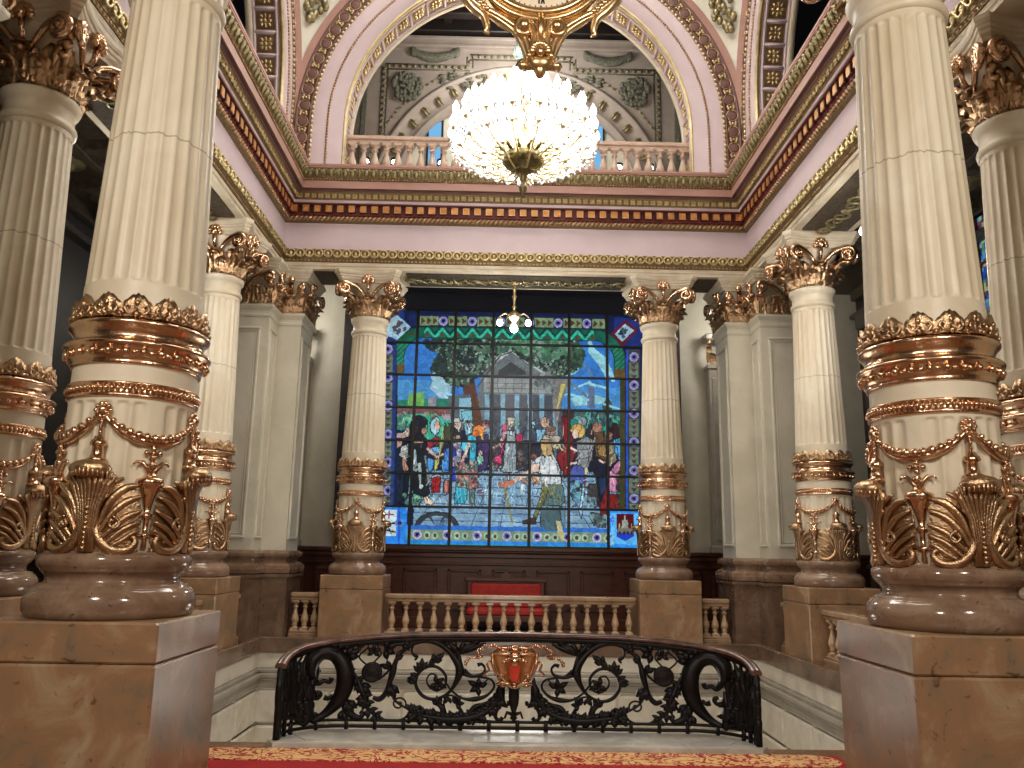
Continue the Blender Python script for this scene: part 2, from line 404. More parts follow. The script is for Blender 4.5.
def dent(mb,P,T,Nn,i):
    b=MB(); b.bbox(-.066,.066,0,.07,-.07,.07,.012); mb.xf(b,lambda p:P+T*p.x+Nn*(p.y+.0)+Z*(7.775+p.z))
def dento(mb,P,T,Nn,i):
    b=MB(); b.bbox(-.05,.05,0,.080,-.056,.056,.008); mb.xf(b,lambda p:P+T*p.x+Nn*(p.y+.0)+Z*(7.775+p.z))
along(.08,.213,dent,m); m.build('dentil_block',M['maroon'],ent)
m=MB()
def dentf(mb,P,T,Nn,i):
    b=MB(); b.box(-.06,.06,.05,.076,-.066,.066); mb.xf(b,lambda p:P+T*p.x+Nn*p.y+Z*(7.775+p.z))
along(.08,.213,dentf,m); m.build('dentil_edge',M['goldy'],ent)
m=MB(); along(.08,.213,dento,m); m.build('dentil_panel',M['orange'],ent)
m=MB()
def flow(mb,P,T,Nn,i):
    c=P+Z*7.985+Nn*.01
    for k in range(4):
        a=PI/4+k*PI/2; mb.ell(c+T*(.03*math.cos(a))+Z*(.03*math.sin(a)),(.03,.02,.03),5,4,(T,Nn,Z))
along(.24,.125,flow,m); m.build('flower_relief',M['goldy'],ent)
m=MB(); along(.39,.055,egg(8.245,.017,.02,.018),m); m.build('bead_row',M['goldd'],ent)
m=MB()
def leaf8(mb,P,T,Nn,i):
    c=P+Z*8.34+Nn*.015
    mb.ell(c,(.045,.03,.075),6,4,(T,Nn,(Z+Nn*.4).normalized())); mb.ell(c+T*.065+Z*.03,(.018,.02,.045),5,4,(T,Nn,(Z+Nn*.4).normalized()))
    for s in (-1,1): mb.ell(c+T*(s*.035)+Z*.04+Nn*.015,(.016,.018,.03),5,4,(T,Nn,Z))
along(.43,.13,leaf8,m); m.build('acanthus_relief',M['olive'],ent)
m=MB()
def tip8(mb,P,T,Nn,i): mb.ell(P+Z*8.40,(.03,.02,.014),5,4,(T,Nn,Z))
along(.475,.13,tip8,m); m.build('leaf_tip_row',M['goldy'],ent)
# ---------------------------------------------------------------- arches above the cornice
def arch_fn(side):
    # local: u along wall, d depth away from the hall, z up
    if side=='back': return lambda p:Vector((p.x,Y1+p.y,p.z))
    if side=='front': return lambda p:Vector((-p.x,Y0-p.y,p.z))
    if side=='left': return lambda p:Vector((-XE-p.y,YC+p.x,p.z))
    return lambda p:Vector((XE+p.y,YC-p.x,p.z))
def arc_pts(r,n=48,zb=ZCOR):
    pts=[(-r,zb),(-r,(zb+ZSP)/2)]+[(-r*math.cos(PI*k/n),ZSP+r*math.sin(PI*k/n)) for k in range(n+1)]+[(r,(zb+ZSP)/2),(r,zb)]
    return pts
def band(mb,prof,n=48):
    # prof = list of (radius, depth)
    P=[[(x,d,z) for x,z in arc_pts(r,n)] for r,d in prof]; mb.grid(P); return mb
def arc_step(r,pitch):
    L=PI*r; n=int(round(L/pitch)); out=[(0,0,0),(0,0,0)]; k_=1
    while k_*pitch<ZSP-ZCOR-.12:
        out+= [(-r,ZSP-k_*pitch,PI),(r,ZSP-k_*pitch,0)]; k_+=1
    for i in range(n+1):
        a=PI*i/n; out.append((-r*math.cos(a),ZSP+r*math.sin(a),PI-a))
    return out
for side in ('back','left','right','front'):
    fn=arch_fn(side)
    def B(name,mat,mb,parent):
        t=MB(); t.xf(mb,fn); return t.build(name,mat,parent)
    base=MB(); band(base,[(4.32,.0),(4.25,.0)]); 
    t=MB(); t.xf(base,fn); wa=tag(t.build('wall_arch_'+side,M['salmon']),kind='structure')
    B('medallion_band',M['brown'],band(MB(),[(4.29,-.0),(4.28,-.04),(4.26,-.04),(4.25,-.005),(4.03,-.005),(4.02,-.04),(4.0,-.04),(3.98,0)]),wa)
    B('pink_archivolt',M['pink'],band(MB(),[(3.98,0),(3.36,0),(3.36,.12)]),wa)
    B('soffit',M['pink'],band(MB(),[(3.35,.12),(3.35,.62),(3.42,.62)]),wa)
    B('gilt_edge',M['goldy'],band(MB(),[(3.36,-.0),(3.33,-.02),(3.31,.02),(3.31,.05),(3.35,.08)]),wa)
    B('cream_edge',M['cream'],band(MB(),[(3.35,.55),(3.30,.56),(3.30,.68),(3.8,.68)]),wa)
    if side=='front': continue
    g=MB()
    for x,z,a in arc_step(3.965,.10):
        T=Vector((-math.sin(a),0,math.cos(a))); Rr=Vector((math.cos(a),0,math.sin(a))); g.ell((x,-.02,z),(.045,.03,.03),6,4,(T,Vector((0,1,0)),Rr))
    B('gilt_leaf_edge',M['goldy'],g,wa)
    g=MB()
    for x,z,a in arc_step(3.66,.06):
        g.ell((x,-.01,z),(.026,.026,.028),6,4)
    B('bead_line',M['goldd'],g,wa)
    g=MB(); h=MB(); lst=arc_step(4.14,.34)
    for x,z,a in lst:
        T=Vector((-math.sin(a),0,math.cos(a))); Rr=Vector((math.cos(a),0,math.sin(a))); c=Vector((x,-.01,z))
        h.ell(c,(.098,.012,.10),14,4,(T,Vector((0,1,0)),Rr))
        g.tube([c+T*(.112*math.cos(w))+Rr*(.108*math.sin(w))+Vector((0,-.012,0)) for w in [2*PI*k/14 for k in range(15)]],.008,4)
    n=int(round(PI*4.14/.34))
    for i in range(-3,n+3):
        a=PI-PI*(i+.5)/n; T=Vector((-math.sin(a),0,math.cos(a))); Rr=Vector((math.cos(a),0,math.sin(a))); c=Vector((4.14*math.cos(a),-.02,ZSP+4.14*math.sin(a)))
        if i<0: Rr=Vector((-1,0,0));T=Vector((0,0,1));c=Vector((-4.14,-.02,ZSP-(-i-.5)*.34))
        if i>=n: Rr=Vector((1,0,0));T=Vector((0,0,1));c=Vector((4.14,-.02,ZSP-(i-n+.5)*.34))
        for dx,dz in ((0,0),(.06,.02),(-.06,.02),(.05,-.025),(-.05,-.025)): g.ell(c+T*dz+Rr*dx,(.03,.02,.03),6,4)
    B('medallion',M['brown'],h,wa); B('gilt_flower',M['goldy'],g,wa)
    # coffers of the soffit
    g=MB(); h=MB(); fr=MB()
    n=26
    for i in range(n+1):
        a=PI-PI*(i)/n
        Rr=Vector((math.cos(a),0,math.sin(a))); T=Vector((-math.sin(a),0,math.cos(a)))
        c=Vector((0,0,ZSP))+Rr*3.335
        fr.tube([c+Vector((0,.1,0)),c+Vector((0,.58,0))],.03,6)
    for i in range(-2,n+2):
        a=PI-PI*(i+.5)/n
        if i<0 : c=Vector((-3.34,.33,ZSP-.2+.41*(i+1))); Rr=Vector((-1,0,0)); T=Vector((0,0,1))
        elif i>=n: c=Vector((3.34,.33,ZSP-.2-.41*(i-n))); Rr=Vector((1,0,0)); T=Vector((0,0,1))
        else:
            Rr=Vector((math.cos(a),0,math.sin(a))); T=Vector((-math.sin(a),0,math.cos(a))); c=Vector((0,.33,ZSP))+Rr*3.345
        Y=Vector((0,1,0))
        bx=MB(); bx.box(-.155,.155,-.165,.165,-.02,.005); h.xf(bx,lambda p:c+T*p.x+Y*p.y-Rr*p.z)
        for k in range(8):
            w=k*PI/4; rr=.085 if k%2==0 else .1
            g.ell(c+T*(rr*math.cos(w))+Y*(rr*math.sin(w))-Rr*.015,(.045,.03,.02),6,4,(T*math.cos(w)+Y*math.sin(w),-T*math.sin(w)+Y*math.cos(w),Rr))
        g.ell(c-Rr*.02,.032,6,4)
    fr2=MB(); band(fr2,[(3.35,.1),(3.31,.11),(3.31,.14),(3.35,.15)]); band(fr2,[(3.35,.51),(3.31,.52),(3.31,.55),(3.35,.56)]); fr.xf(fr2,lambda p:p)
    B('coffer_rib',M['pink'],fr,wa); B('coffer_ground',M['goldd'],h,wa); B('coffer_rosette',M['goldy'],g,wa)
# pendentives and dome
RS=math.hypot(XE,(Y1-Y0)/2); hy=(Y1-Y0)/2
for sx,sy,nm in ((-1,1,'left_back'),(1,1,'right_back'),(-1,-1,'left_near'),(1,-1,'right_near')):
    P=[];Sa=[];Sb=[]
    for k in range(25):
        h=.02+ (min(XE,hy)-.05)*k/24; rho=math.sqrt(RS*RS-h*h)
        a0=math.acos(min(1,XE/rho)); a1=math.asin(min(1,hy/rho)); 
        wd=min(.13/rho,(a1-a0)/2)
        P.append([(sx*rho*math.cos(a),YC+sy*rho*math.sin(a),ZSP+h) for a in [a0+(a1-a0)*i/14 for i in range(15)]])
        Sa.append([(sx*(rho-.03)*math.cos(a),YC+sy*(rho-.03)*math.sin(a),ZSP+h) for a in (a0-.002,a0+wd*.5,a0+wd)])
        Sb.append([(sx*(rho-.03)*math.cos(a),YC+sy*(rho-.03)*math.sin(a),ZSP+h) for a in (a1+.002,a1-wd*.5,a1-wd)])
    m=MB(); m.grid(P); o=tag(m.build('wall_pendentive_'+nm,M['pend']),kind='structure')
    m=MB(); m.grid(Sa); m.grid(Sb); m.build('salmon_border',M['salmon'],o)
    if sy>0:
        g=MB(); rr=random.Random(3)
        for k in range(46):
            h=2.0+1.5*k/46; wdt=.12+.42*(k/46); rho=math.sqrt(RS*RS-h*h)-.05
            a=PI/4-.02+rr.uniform(-wdt,wdt)/rho
            g.ell((sx*rho*math.cos(a),YC+sy*rho*math.sin(a),ZSP+h),(.07,.07,.1),6,4)
        g.build('leaf_cartouche',M['olive'],o)
m=MB(); P=[]
for k in range(10):
    h=4.12+ .0; 
zt=ZSP+4.1; m.lathe([(4.6,zt-.1),(4.25,zt-.05),(4.2,zt+.1),(4.35,zt+.2),(4.3,zt+1.2),(3.9,zt+1.9),(2.9,zt+2.6),(.1,zt+3)],48,(0,YC,0),cap=False)
tag(m.build('ceiling_dome',M['pend']),kind='structure')
# upper gallery behind the back arch
struct('floor_upper',M['cream'],(-8,8,Y1-.02,18.3,8.5,8.62))
ug=MB(); ug.box(-8,8,18.45,18.6,8.5,14.4)
uw=tag(ug.build('wall_upper_back',M['pend']),kind='structure')
def bk(p): return Vector((p.x+.1,17.9+p.y,p.z+.05))
def BK(name,mat,mb): t=MB(); t.xf(mb,bk); return t.build(name,mat,uw)
# wall sheet with arched opening
t=MB(); P0=arc_pts(3.5,40); outer=[]
for x,z in P0:
    ang=math.atan2(z-ZSP,x); 
    if z<=ZSP: outer.append((-6.5 if x<0 else 6.5,z))
    else:
        s=min(6.5/max(1e-6,abs(x)),4.75/max(1e-6,(z-ZSP))); outer.append((x*s,ZSP+(z-ZSP)*s))
t.grid([[(x,0,z) for x,z in P0],[(x,0,z) for x,z in outer]],smooth=False); BK('spandrel_wall',M['grey'],t)
t=MB(); band(t,[(3.5,0),(3.5,-.06),(3.42,-.08),(3.40,0),(3.08,.16),(3.06,.10),(3.0,.10),(3.0,.5)]); BK('relief_arch',M['grey'],t)
t=MB(); 
for x,z,a in arc_step(3.25,.42):
    T=Vector((-math.sin(a),0,math.cos(a))); Rr=Vector((math.cos(a),0,math.sin(a))); c=Vector((x,.06,z))
    for dx in (-.035,.035): t.tube([c-Rr*.14+T*dx,c+T*dx+Vector((0,-.06,0)),c+Rr*.14+T*dx],[.02,.04,.025],6)
BK('arch_bracket',M['olive'],t)
t=MB(); g=MB()
for x,z,a in arc_step(3.72,.15):
    if 3.72*abs(math.cos(a))>.0 and z>ZSP+.3 and abs(x)>1.2: g.ell((x,-.03,z),(.045,.03,.028),6,4,((-math.sin(a),0,math.cos(a)),(0,1,0),(math.cos(a),0,math.sin(a))))
for s in (-1,1):
    def line(x0,z0,x1,z1):
        n=int(math.hypot(x1-x0,z1-z0)/.15)
        for i in range(n):
            u=(i+.5)/n; g.ell((s*(x0+(x1-x0)*u),-.03,z0+(z1-z0)*u),(.045,.03,.045),6,4)
        for d in (-.07,.07):
            if x0==x1: t.tube([(s*(x0+d),0,z0),(s*(x1+d),0,z1)],.022,4)
            else: t.tube([(s*x0,0,z0+d),(s*x1,0,z1+d)],.022,4)
    line(3.3,9.2,3.3,13.05); line(3.3,13.05,1.25,13.05); line(1.25,13.05,1.25,13.35); line(1.25,13.35,0,13.35)
    # wreath in the spandrel, garland above
    rr=random.Random(5)
    for k in range(46):
        a=2*PI*k/46; r=.30+rr.uniform(-.06,.06); t.ell((s*(2.75+r*math.cos(a)),-.05,12.5+r*math.sin(a)),(.07,.05,.07),5,4)
    for k in range(30): t.ell((s*(2.75+rr.uniform(-.14,.14)),-.05,12.5+rr.uniform(-.16,.16)),(.08,.05,.06),5,4)
    for k in range(26):
        u=k/25; t.ell((s*(2.3-.75+u*.05+rr.uniform(-.7,.35)),-.03,12.72+rr.uniform(-.28,.16)),(.09,.03,.045),5,4)
    for k in range(26):
        u=k/25; t.ell((s*(1.55+1.1*u),-.05,13.44-.16*math.sin(PI*u)),(.06,.07,.09+.05*math.sin(PI*u)+.05*(k in (0,1,24,25))),5,4)
    for x in (3.75,4.6): t.bbox(min(s*x-.06,s*x+.06),max(s*x-.06,s*x+.06),-.08,.02,8.6,13.0,.01)
BK('spandrel_relief',M['greend'],t); BK('bead_row',M['olive'],g)
t=MB(); t.bbox(-6.5,6.5,-.12,.05,13.55,13.62,.01); t.bbox(-6.5,6.5,-.2,.05,13.7,13.78,.01); t.bbox(-6.5,6.5,-.05,.05,13.62,13.9,.01); BK('upper_cornice',M['grey'],t)
struct('ceiling_upper',M['dark'],(-8,8,Y1+.7,18.6,14.35,14.5))
m=MB()
for y in (15.4,16.3,17.2): m.bbox(-7,7,y-.12,y+.12,14.0,14.36,.02)
m.bbox(-7,7,17.6,17.9,13.9,14.36,.02)
for x in (-3.4,-1.7,0,1.7,3.4): m.bbox(x-.1,x+.1,15,17.9,14.1,14.36,.02)
m.build('ceiling_beams',M['dark'],bpy.data.objects['ceiling_upper'])
# stained lights low in the upper back wall
for i,x in enumerate((-1.98,-1.12,1.12,1.98)):
    m=MB(); m.bbox(x-.2,x+.2,18.38,18.44,10.1,12.0,.01); o=tag(m.build('window_%d'%(i+2),M['black']),kind='structure')
    m=MB(); m.bbox(x-.15,x+.15,18.34,18.38,10.2,11.9,.005); m.build('pane',M['bluepane'],o)
# upper side openings: dark galleries
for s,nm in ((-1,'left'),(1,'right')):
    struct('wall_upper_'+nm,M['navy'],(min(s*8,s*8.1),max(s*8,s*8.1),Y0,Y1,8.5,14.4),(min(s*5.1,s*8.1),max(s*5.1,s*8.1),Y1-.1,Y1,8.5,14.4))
struct('wall_upper_near',M['grey'],(-5,5,Y0-1.6,Y0-1.5,8.5,14.4))
# ================================================================ columns
def cy(t,z,r): return Vector((r*math.sin(t),-r*math.cos(t),z))
def fluted(z0,z1,r_of,n=24,dep=.014,zf0=None,zf1=None,end=.035,skip=None):
    # shaft with semicircular-ended flutes between zf0 and zf1
    per=8; N=n*per; zs=[z0]
    def lin_(a,b,k): return [a+(b-a)*i/k for i in range(1,k+1)]
    zs+= [zf0-.004]+[zf0+end*i/4 for i in range(0,5)]+lin_(zf0+end,zf1-end,8)+[zf1-end+end*i/4 for i in range(1,5)]+[zf1+.004,z1]
    P=[]
    for z in zs:
        row=[]
        for i in range(N):
            t=2*PI*i/N; ph=((i/per)%1)-.5; u=abs(ph)*2/.80   # 0 centre, 1 flute edge
            d=0
            if u<1 and zf0<=z<=zf1 and not (skip and skip(int(i/per))):
                e=1.0
                if z<zf0+end: e=(z-zf0)/end
                if z>zf1-end: e=(zf1-z)/end
                lim=math.sqrt(max(0,1-(1-min(1,e))**2))
                if u<lim or e>=1: d=dep*math.sqrt(max(0,1-(u/max(lim,1e-3))**2))
            row.append(cy(t+PI/n,z,r_of(z)-d))
        P.append(row)
    return P
def leaf(mb,fn,w,h,curl,lob=5):
    # acanthus leaf: fn(x tangential, y outward, z up)
    P=[]
    for k in range(11):
        v=k/10; 
        if v<.75: z=h*v/.75*.95; y=.012+curl*.25*(v/.75)**2
        else:
            a=(v-.75)/.25*PI*.95; z=h*.95+curl*.38*math.sin(a); y=.012+curl*.25+curl*.42*(1-math.cos(a))
        ww=w*(.62+.5*math.sin(min(1,v*1.15)*PI*.75))*(1 if v<.8 else 1-(v-.8)*2.6)
        ww*=1-.16*(k%2)
        P.append([fn(x*ww*(1+.0), y+.024*math.cos(x*PI*4)*(1-.3*v)+.03*(1-x*x)+.010*math.sin(v*22+abs(x)*5), z-.03*abs(x)*math.sin(v*PI)) for x in [-1,-.8,-.6,-.4,-.2,0,.2,.4,.6,.8,1]])
    mb.grid(P)
def spiral2(cx,cz,r0,turns,a0,sg,n=20,shrink=.78):
    return [(cx+(r0*(1-shrink*k/n))*math.cos(a0+sg*2*PI*turns*k/n),cz+(r0*(1-shrink*k/n))*math.sin(a0+sg*2*PI*turns*k/n)) for k in range(n+1)]
def volute(mb,fn,s,x0=.05,xv=.40,zb=6.14,zv=6.30,r=.11):
    # fn(x,y,z) on a face; s = side
    st=[(x0,zb),(x0+.05,zb+.1),(x0+.13,zb+.19),(x0+.22,zb+.245)]
    sp=spiral2(xv,zv,r,1.6,PI*.5,-1,26)
    pts=st+sp; m_=len(pts)
    mb.tube([fn(s*x,.0,z) for x,z in pts],[.026+.018*min(1,i/4)*(1-.75*max(0,(i-6)/(m_-6))) for i in range(m_)],7)
    mb.ell(fn(s*xv,.015,zv),.04,8,5)
GROUP=None
def make_column():
    root=empty('fluted_column')
    m=MB(); m.bbox(-.535,.535,-.55,.55,-.02,.925,.015); m.build('pedestal',M['marble'],root)
    m=MB(); m.bbox(-.535,.535,-.55,.55,.93,1.16,.012); m.build('pedestal_slab',M['marble'],root)
    pr=[(.44,1.15),(.49,1.165),(.508,1.20),(.512,1.245),(.505,1.29),(.475,1.335),(.455,1.34),(.455,1.355),(.41,1.365),(.398,1.385),(.402,1.41),(.425,1.435),(.435,1.44),(.435,1.45),(.452,1.465),(.462,1.495),(.458,1.525),(.44,1.545),(.425,1.55),(.425,1.56)]
    m=MB(); m.lathe(pr,56); m.build('base',M['marble3'],root)
    m=MB(); m.grid(fluted(1.555,2.76,lambda z:.392,24,.02,1.60,2.50,.035,skip=lambda i:(i%6) in (2,) ),closed=True); m.build('lower_drum',M['shaft'],root)
    rs=lambda z:.392-(z-3.0)*(.078/2.5)
    m=MB(); m.grid(fluted(3.0,5.52,rs,24,.016,3.30,5.47,.035),closed=True)
    m.lathe([(.315,5.515),(.338,5.53),(.345,5.56),(.338,5.585),(.316,5.60),(.312,5.62),(.312,5.72),(.322,5.73),(.345,5.76),(.36,5.80),(.356,5.825),(.33,5.83)],56); m.build('shaft',M['shaft'],root)
    # --- gilt crown band
    m=MB(); m.lathe([(.395,2.735),(.408,2.74),(.412,2.755),(.405,2.765),(.418,2.775),(.432,2.80),(.438,2.835),(.45,2.85),(.463,2.858),(.468,2.872),(.458,2.888),(.435,2.892),(.415,2.905),(.408,2.93),(.414,2.955),(.435,2.985),(.448,2.995),(.452,3.01),(.445,3.025),(.425,3.032),(.418,3.05),(.422,3.07),(.395,3.08)],72,cap=False); cb=m.build('crown_band',M['gold'],root)
    m=MB()
    for i in range(26):
        t=2*PI*i/26; m.ell(cy(t,2.812,.44),.026,8,5)
        m.tube([cy(t+.08,2.81,.432),cy(t+.16,2.81,.432)],.012,5)
    m.build('bead_row',M['gold'],cb)
    m=MB(); NP=14; P=[]
    for k in range(5):
        row=[]
        for i in range(NP*12):
            ph=(i%12)/12-.5; pk=.07*math.cos(ph*PI)**1.2+.018*abs(math.cos(ph*5*PI)); top=3.10+pk+.018
            z=3.03+(top-3.03)*min(1,k/3); r=.412+.012*min(1,k/3)+(.0 if k<4 else -.022)
            if k in (1,2): r+=.008*math.cos(ph*6*PI)
            row.append(cy(2*PI*i/(NP*12)+.1,z,r))
        P.append(row)
    m.grid(P,closed=True)
    for i in range(NP):
        t=2*PI*i/NP+.1+PI/NP; r=.425
        for s in (-1,1):
            pts=[(s*(.02),3.05),(s*.055,3.065),(s*.075,3.095),(s*.06,3.12),(s*.04,3.11),(s*.048,3.095)]
            m.tube([cy(t+x/r,z,r+.008) for x,z in pts],[.012,.013,.012,.010,.008,.006],5)
            pts=[(s*(.09),3.045),(s*.05,3.05),(s*.02,3.075),(s*.0,3.1)]
            m.tube([cy(t+x/r,z,r+.004) for x,z in pts],.009,5)
        m.ell(cy(t,3.06,r+.012),.02,6,4); m.ell(cy(t,3.135,r+.004),(.016,.012,.024),6,4); m.ell(cy(t+PI/NP,3.055,r+.012),.018,6,4)
    m.build('palmette_crest',M['goldd'],cb)
    m=MB(); m.lathe([(.39,2.52),(.408,2.525),(.413,2.535),(.41,2.545),(.405,2.55),(.405,2.60),(.412,2.605),(.415,2.612),(.408,2.622),(.39,2.625)],64,cap=False)
    for i in range(72):
        t=2*PI*i/72; m.ell(cy(t,2.576,.412),(.0165,.0165,.018),6,4)
    m.build('beaded_ring',M['gold'],root)
    # --- garlands, rosettes, tassels, urns
    R=.394
    for q in range(4):
        m=MB(); t0=q*PI/2; n=26; pts=[];rad=[]
        for k in range(n+1):
            u=k/n; sag=.175*(math.cosh(1.6*(2*u-1))-math.cosh(1.6))/(1-math.cosh(1.6))
            pts.append((t0+u*PI/2,2.43-sag)); rad.append(.010+.016*math.sin(PI*u))
        m.tube([cy(t,z-.012,R+.012) for t,z in pts],[.014+.018*math.sin(PI*k/n) for k in range(n+1)],7)
        for k in range(1,n):
            if k%2==1 or True:
                t,z=pts[k]; 
                if k%2: m.ell(cy(t,z+.012,R+.03),rad[k]+.006,7,5)
                else: m.ell(cy(t,z+.012,R+.024),rad[k]*.6,6,4)
        m.build('garland',M['gold'],root)
    for q in range(4):
        t0=q*PI/2; m=MB()
        for k in range(10):
            w=2*PI*k/10; m.ell(cy(t0+.042*math.cos(w)/R,2.43+.042*math.sin(w),R+.02),.018,6,4)
        m.ell(cy(t0,2.43,R+.028),(.032,.03,.032),8,5)
        m.tube([cy(t0,2.39,R+.016),cy(t0,2.25,R+.016)],.012,6)
        for k in range(4): m.ell(cy(t0,2.36-.035*k,R+.02),.016,6,4)
        c=cy(t0,0,R+.022); m.lathe([(r_*1.3,z_) for r_,z_ in [(.01,2.265),(.022,2.26),(.024,2.245),(.034,2.235),(.04,2.215),(.036,2.205),(.026,2.20),(.028,2.16),(.034,2.13),(.05,2.118),(.044,2.105),(.02,2.09),(.004,2.07)]],10,(c.x,c.y,0))
        m.build('tassel',M['gold'],root)
    for q in range(4):
        t0=q*PI/2+PI/4; m=MB()
        for dx,dz in ((0,0),(.035,0),(-.035,0),(0,.032),(0,-.03)): m.ell(cy(t0+dx*1.1/R,2.175+dz*.9,R+.022),(.022,.02,.021),6,4)
        m.ell(cy(t0,2.10,R+.022),(.03,.024,.035),7,5)
        for s in (-1,1):
            m.tube([cy(t0+s*x/R,z,R+.02) for x,z in ((.0,2.03),(.03,2.08),(.06,2.115),(.095,2.115),(.108,2.098))],[.02,.018,.014,.009,.006],6)
        c=cy(t0,0,R+.012); m.lathe([(.01,2.09),(.03,2.05),(.05,2.02),(.082,2.01),(.088,1.985),(.07,1.965),(.056,1.95),(.04,1.90),(.026,1.84),(.02,1.80),(.034,1.79),(.034,1.775),(.018,1.765),(.014,1.68),(.03,1.67),(.03,1.655),(.014,1.645),(.018,1.58)],12,(c.x,c.y,0))
        m.tube([cy(t0-.07/R,1.66,R+.02),cy(t0+.07/R,1.66,R+.02)],.010,6)
        for s in (-1,1): m.ell(cy(t0+s*.075/R,1.66,R+.02),.018,6,4)
        m.build('urn_ornament',M['gold'],root)
    # --- acanthus collar: one leaf group per quarter
    def ax(x,y): return ((x-255)*.0014,1.555+(700-y)*.00143)
    for q in range(4):
        t0=q*PI/2; m=MB(); RB=.405
        for s in (-1,1):
            def C(x,y,r): 
                a,z=ax(x,y); return cy(t0+s*a/.42,z,r)
            rows=[]
            for y,xr in ((405,400),(440,452),(520,462),(600,470),(660,462),(703,470)):
                rows.append([C(250+(xr-250)*i/6,y,RB+.006+.016*math.sin(PI*i/6)) for i in range(7)])
            m.grid(rows)
            def T(pts,rad,r=RB+.026):
                n=len(pts); 
                # smooth the polyline
                pp=[];rr=[]
                for i in range(n-1):
                    p0=pts[max(i-1,0)];p1=pts[i];p2=pts[i+1];p3=pts[min(i+2,n-1)]
                    for k in range(3):
                        u=k/3; pp.append(tuple(.5*((2*p1[j])+(-p0[j]+p2[j])*u+(2*p0[j]-5*p1[j]+4*p2[j]-p3[j])*u*u+(-p0[j]+3*p1[j]-3*p2[j]+p3[j])*u**3) for j in (0,1)))
                        ia=i/(n-1)*(len(rad)-1)+u/(n-1)*(len(rad)-1); a=int(ia); b=min(a+1,len(rad)-1); rr.append(rad[a]+(rad[b]-rad[a])*(ia-a))
                pp.append(pts[-1]);rr.append(rad[-1])
                m.tube([C(x,y,r) for x,y in pp],rr,6)
            T([(305,425),(280,520),(284,600),(318,660),(368,690),(420,686),(448,658),(436,632),(408,638),(408,658)],[.02,.032,.034,.03,.022,.014,.012])
            T([(290,610),(330,490),(390,425),(445,412)],[.012,.026,.026,.010],RB+.03)
            T([(296,630),(340,545),(395,485),(455,458)],[.012,.025,.024,.009],RB+.034)
            T([(308,648),(352,600),(400,550),(462,518)],[.012,.022,.022,.008],RB+.036)
            T([(330,664),(372,622),(415,588),(462,566)],[.012,.02,.02,.008],RB+.036)
            T([(350,674),(395,648),(430,618),(460,604)],[.010,.017,.016,.007],RB+.034)
            T([(268,640),(264,520),(300,430),(378,385)],[.014,.02,.026,.012],RB+.03)
            T([(300,430),(285,455),(300,478),(320,462),(312,442)],[.014,.014,.012,.010],RB+.046)
            T([(352,560),(340,580),(358,598),(378,584),(372,562),(352,548)],[.012,.012,.012,.010],RB+.05)
        # stalk fanning out into the boss
        for j in range(-4,5):
            u=j/4
            pts=[(t0+u*.035/.42,1.56,RB+.02),(t0+u*.04/.42,1.70,RB+.045),(t0+u*.055/.42,1.84,RB+.05),(t0+u*.10/.44,1.96,RB+.06-.01*abs(u)),(t0+u*.135/.45,2.02,RB+.085-.02*abs(u))]
            m.tube([cy(*p) for p in pts],[.014,.016,.017,.022,.02],6)
        for k in range(9): m.ell(cy(t0,1.58+k*.03,RB+.062),(.016,.014,.017),6,4)
        X_=Vector((math.cos(t0),math.sin(t0),0)); N_=Vector((math.sin(t0),-math.cos(t0),0))
        m.ell(cy(t0,2.055,RB+.08),(.125,.085,.06),16,8,(X_,N_,Z))
        for k in range(-6,7): m.ell(cy(t0+k*.021/.47,2.035-.0006*k*k,RB+.155-.0022*k*k),(.012,.014,.03),5,4)
        for k in range(-5,6): m.tube([cy(t0+k*.02/.45,2.02,RB+.13-.012*abs(k)*.6),cy(t0+k*.023/.45,2.055,RB+.14-.014*abs(k)*.6),cy(t0+k*.016/.45,2.085,RB+.07)],.009,5)
        m.build('acanthus_leaf',M['goldd'],root)
    # --- capital
    cp=MB(); cp.lathe([(.30,5.82),(.29,5.9),(.30,6.1),(.34,6.3),(.42,6.43),(.42,6.45)],32); 
    # abacus with concave sides
    def abr(d,z):
        row=[]; H=.56+d; 
        for q in range(4):
            a=q*PI/2
            for k in range(9):
                x=-.50-d*.6+ (1.0+1.2*d)*k/8; y=-(H+.02)+.10*(1-(x/(.50+d*.6))**2)
                row.append((x*math.cos(a)-y*math.sin(a),x*math.sin(a)+y*math.cos(a),z))
        return row
    cp.grid([abr(d,z) for d,z in ((-.2,6.44),(-.07,6.44),(-.06,6.47),(-.03,6.50),(-.025,6.53),(-.005,6.54),(.0,6.57),(.02,6.58),(.035,6.61),(.04,6.655),(-.2,6.656))],closed=True,smooth=False)
    cap=cp.build('capital',M['cream'],root)
    m=MB()
    for i in range(8):
        t=PI/8+i*PI/4; leaf(m,lambda x,y,z,t=t:cy(t+x/.31,5.835+z,.31+y),.112,.19,.17)
    for i in range(8):
        t=i*PI/4; k=1.0 if i%2 else .8; leaf(m,lambda x,y,z,t=t:cy(t+x/.31,5.845+z,.31+y),.11,.33,.20*k)
        m.ell(cy(t,5.845+.30,.31+.17*k),(.05,.05,.035),8,5); m.ell(cy(t+PI/8,6.0,.44),(.04,.04,.03),8,5)
    m.build('leaf_tiers',M['goldd'],cap)
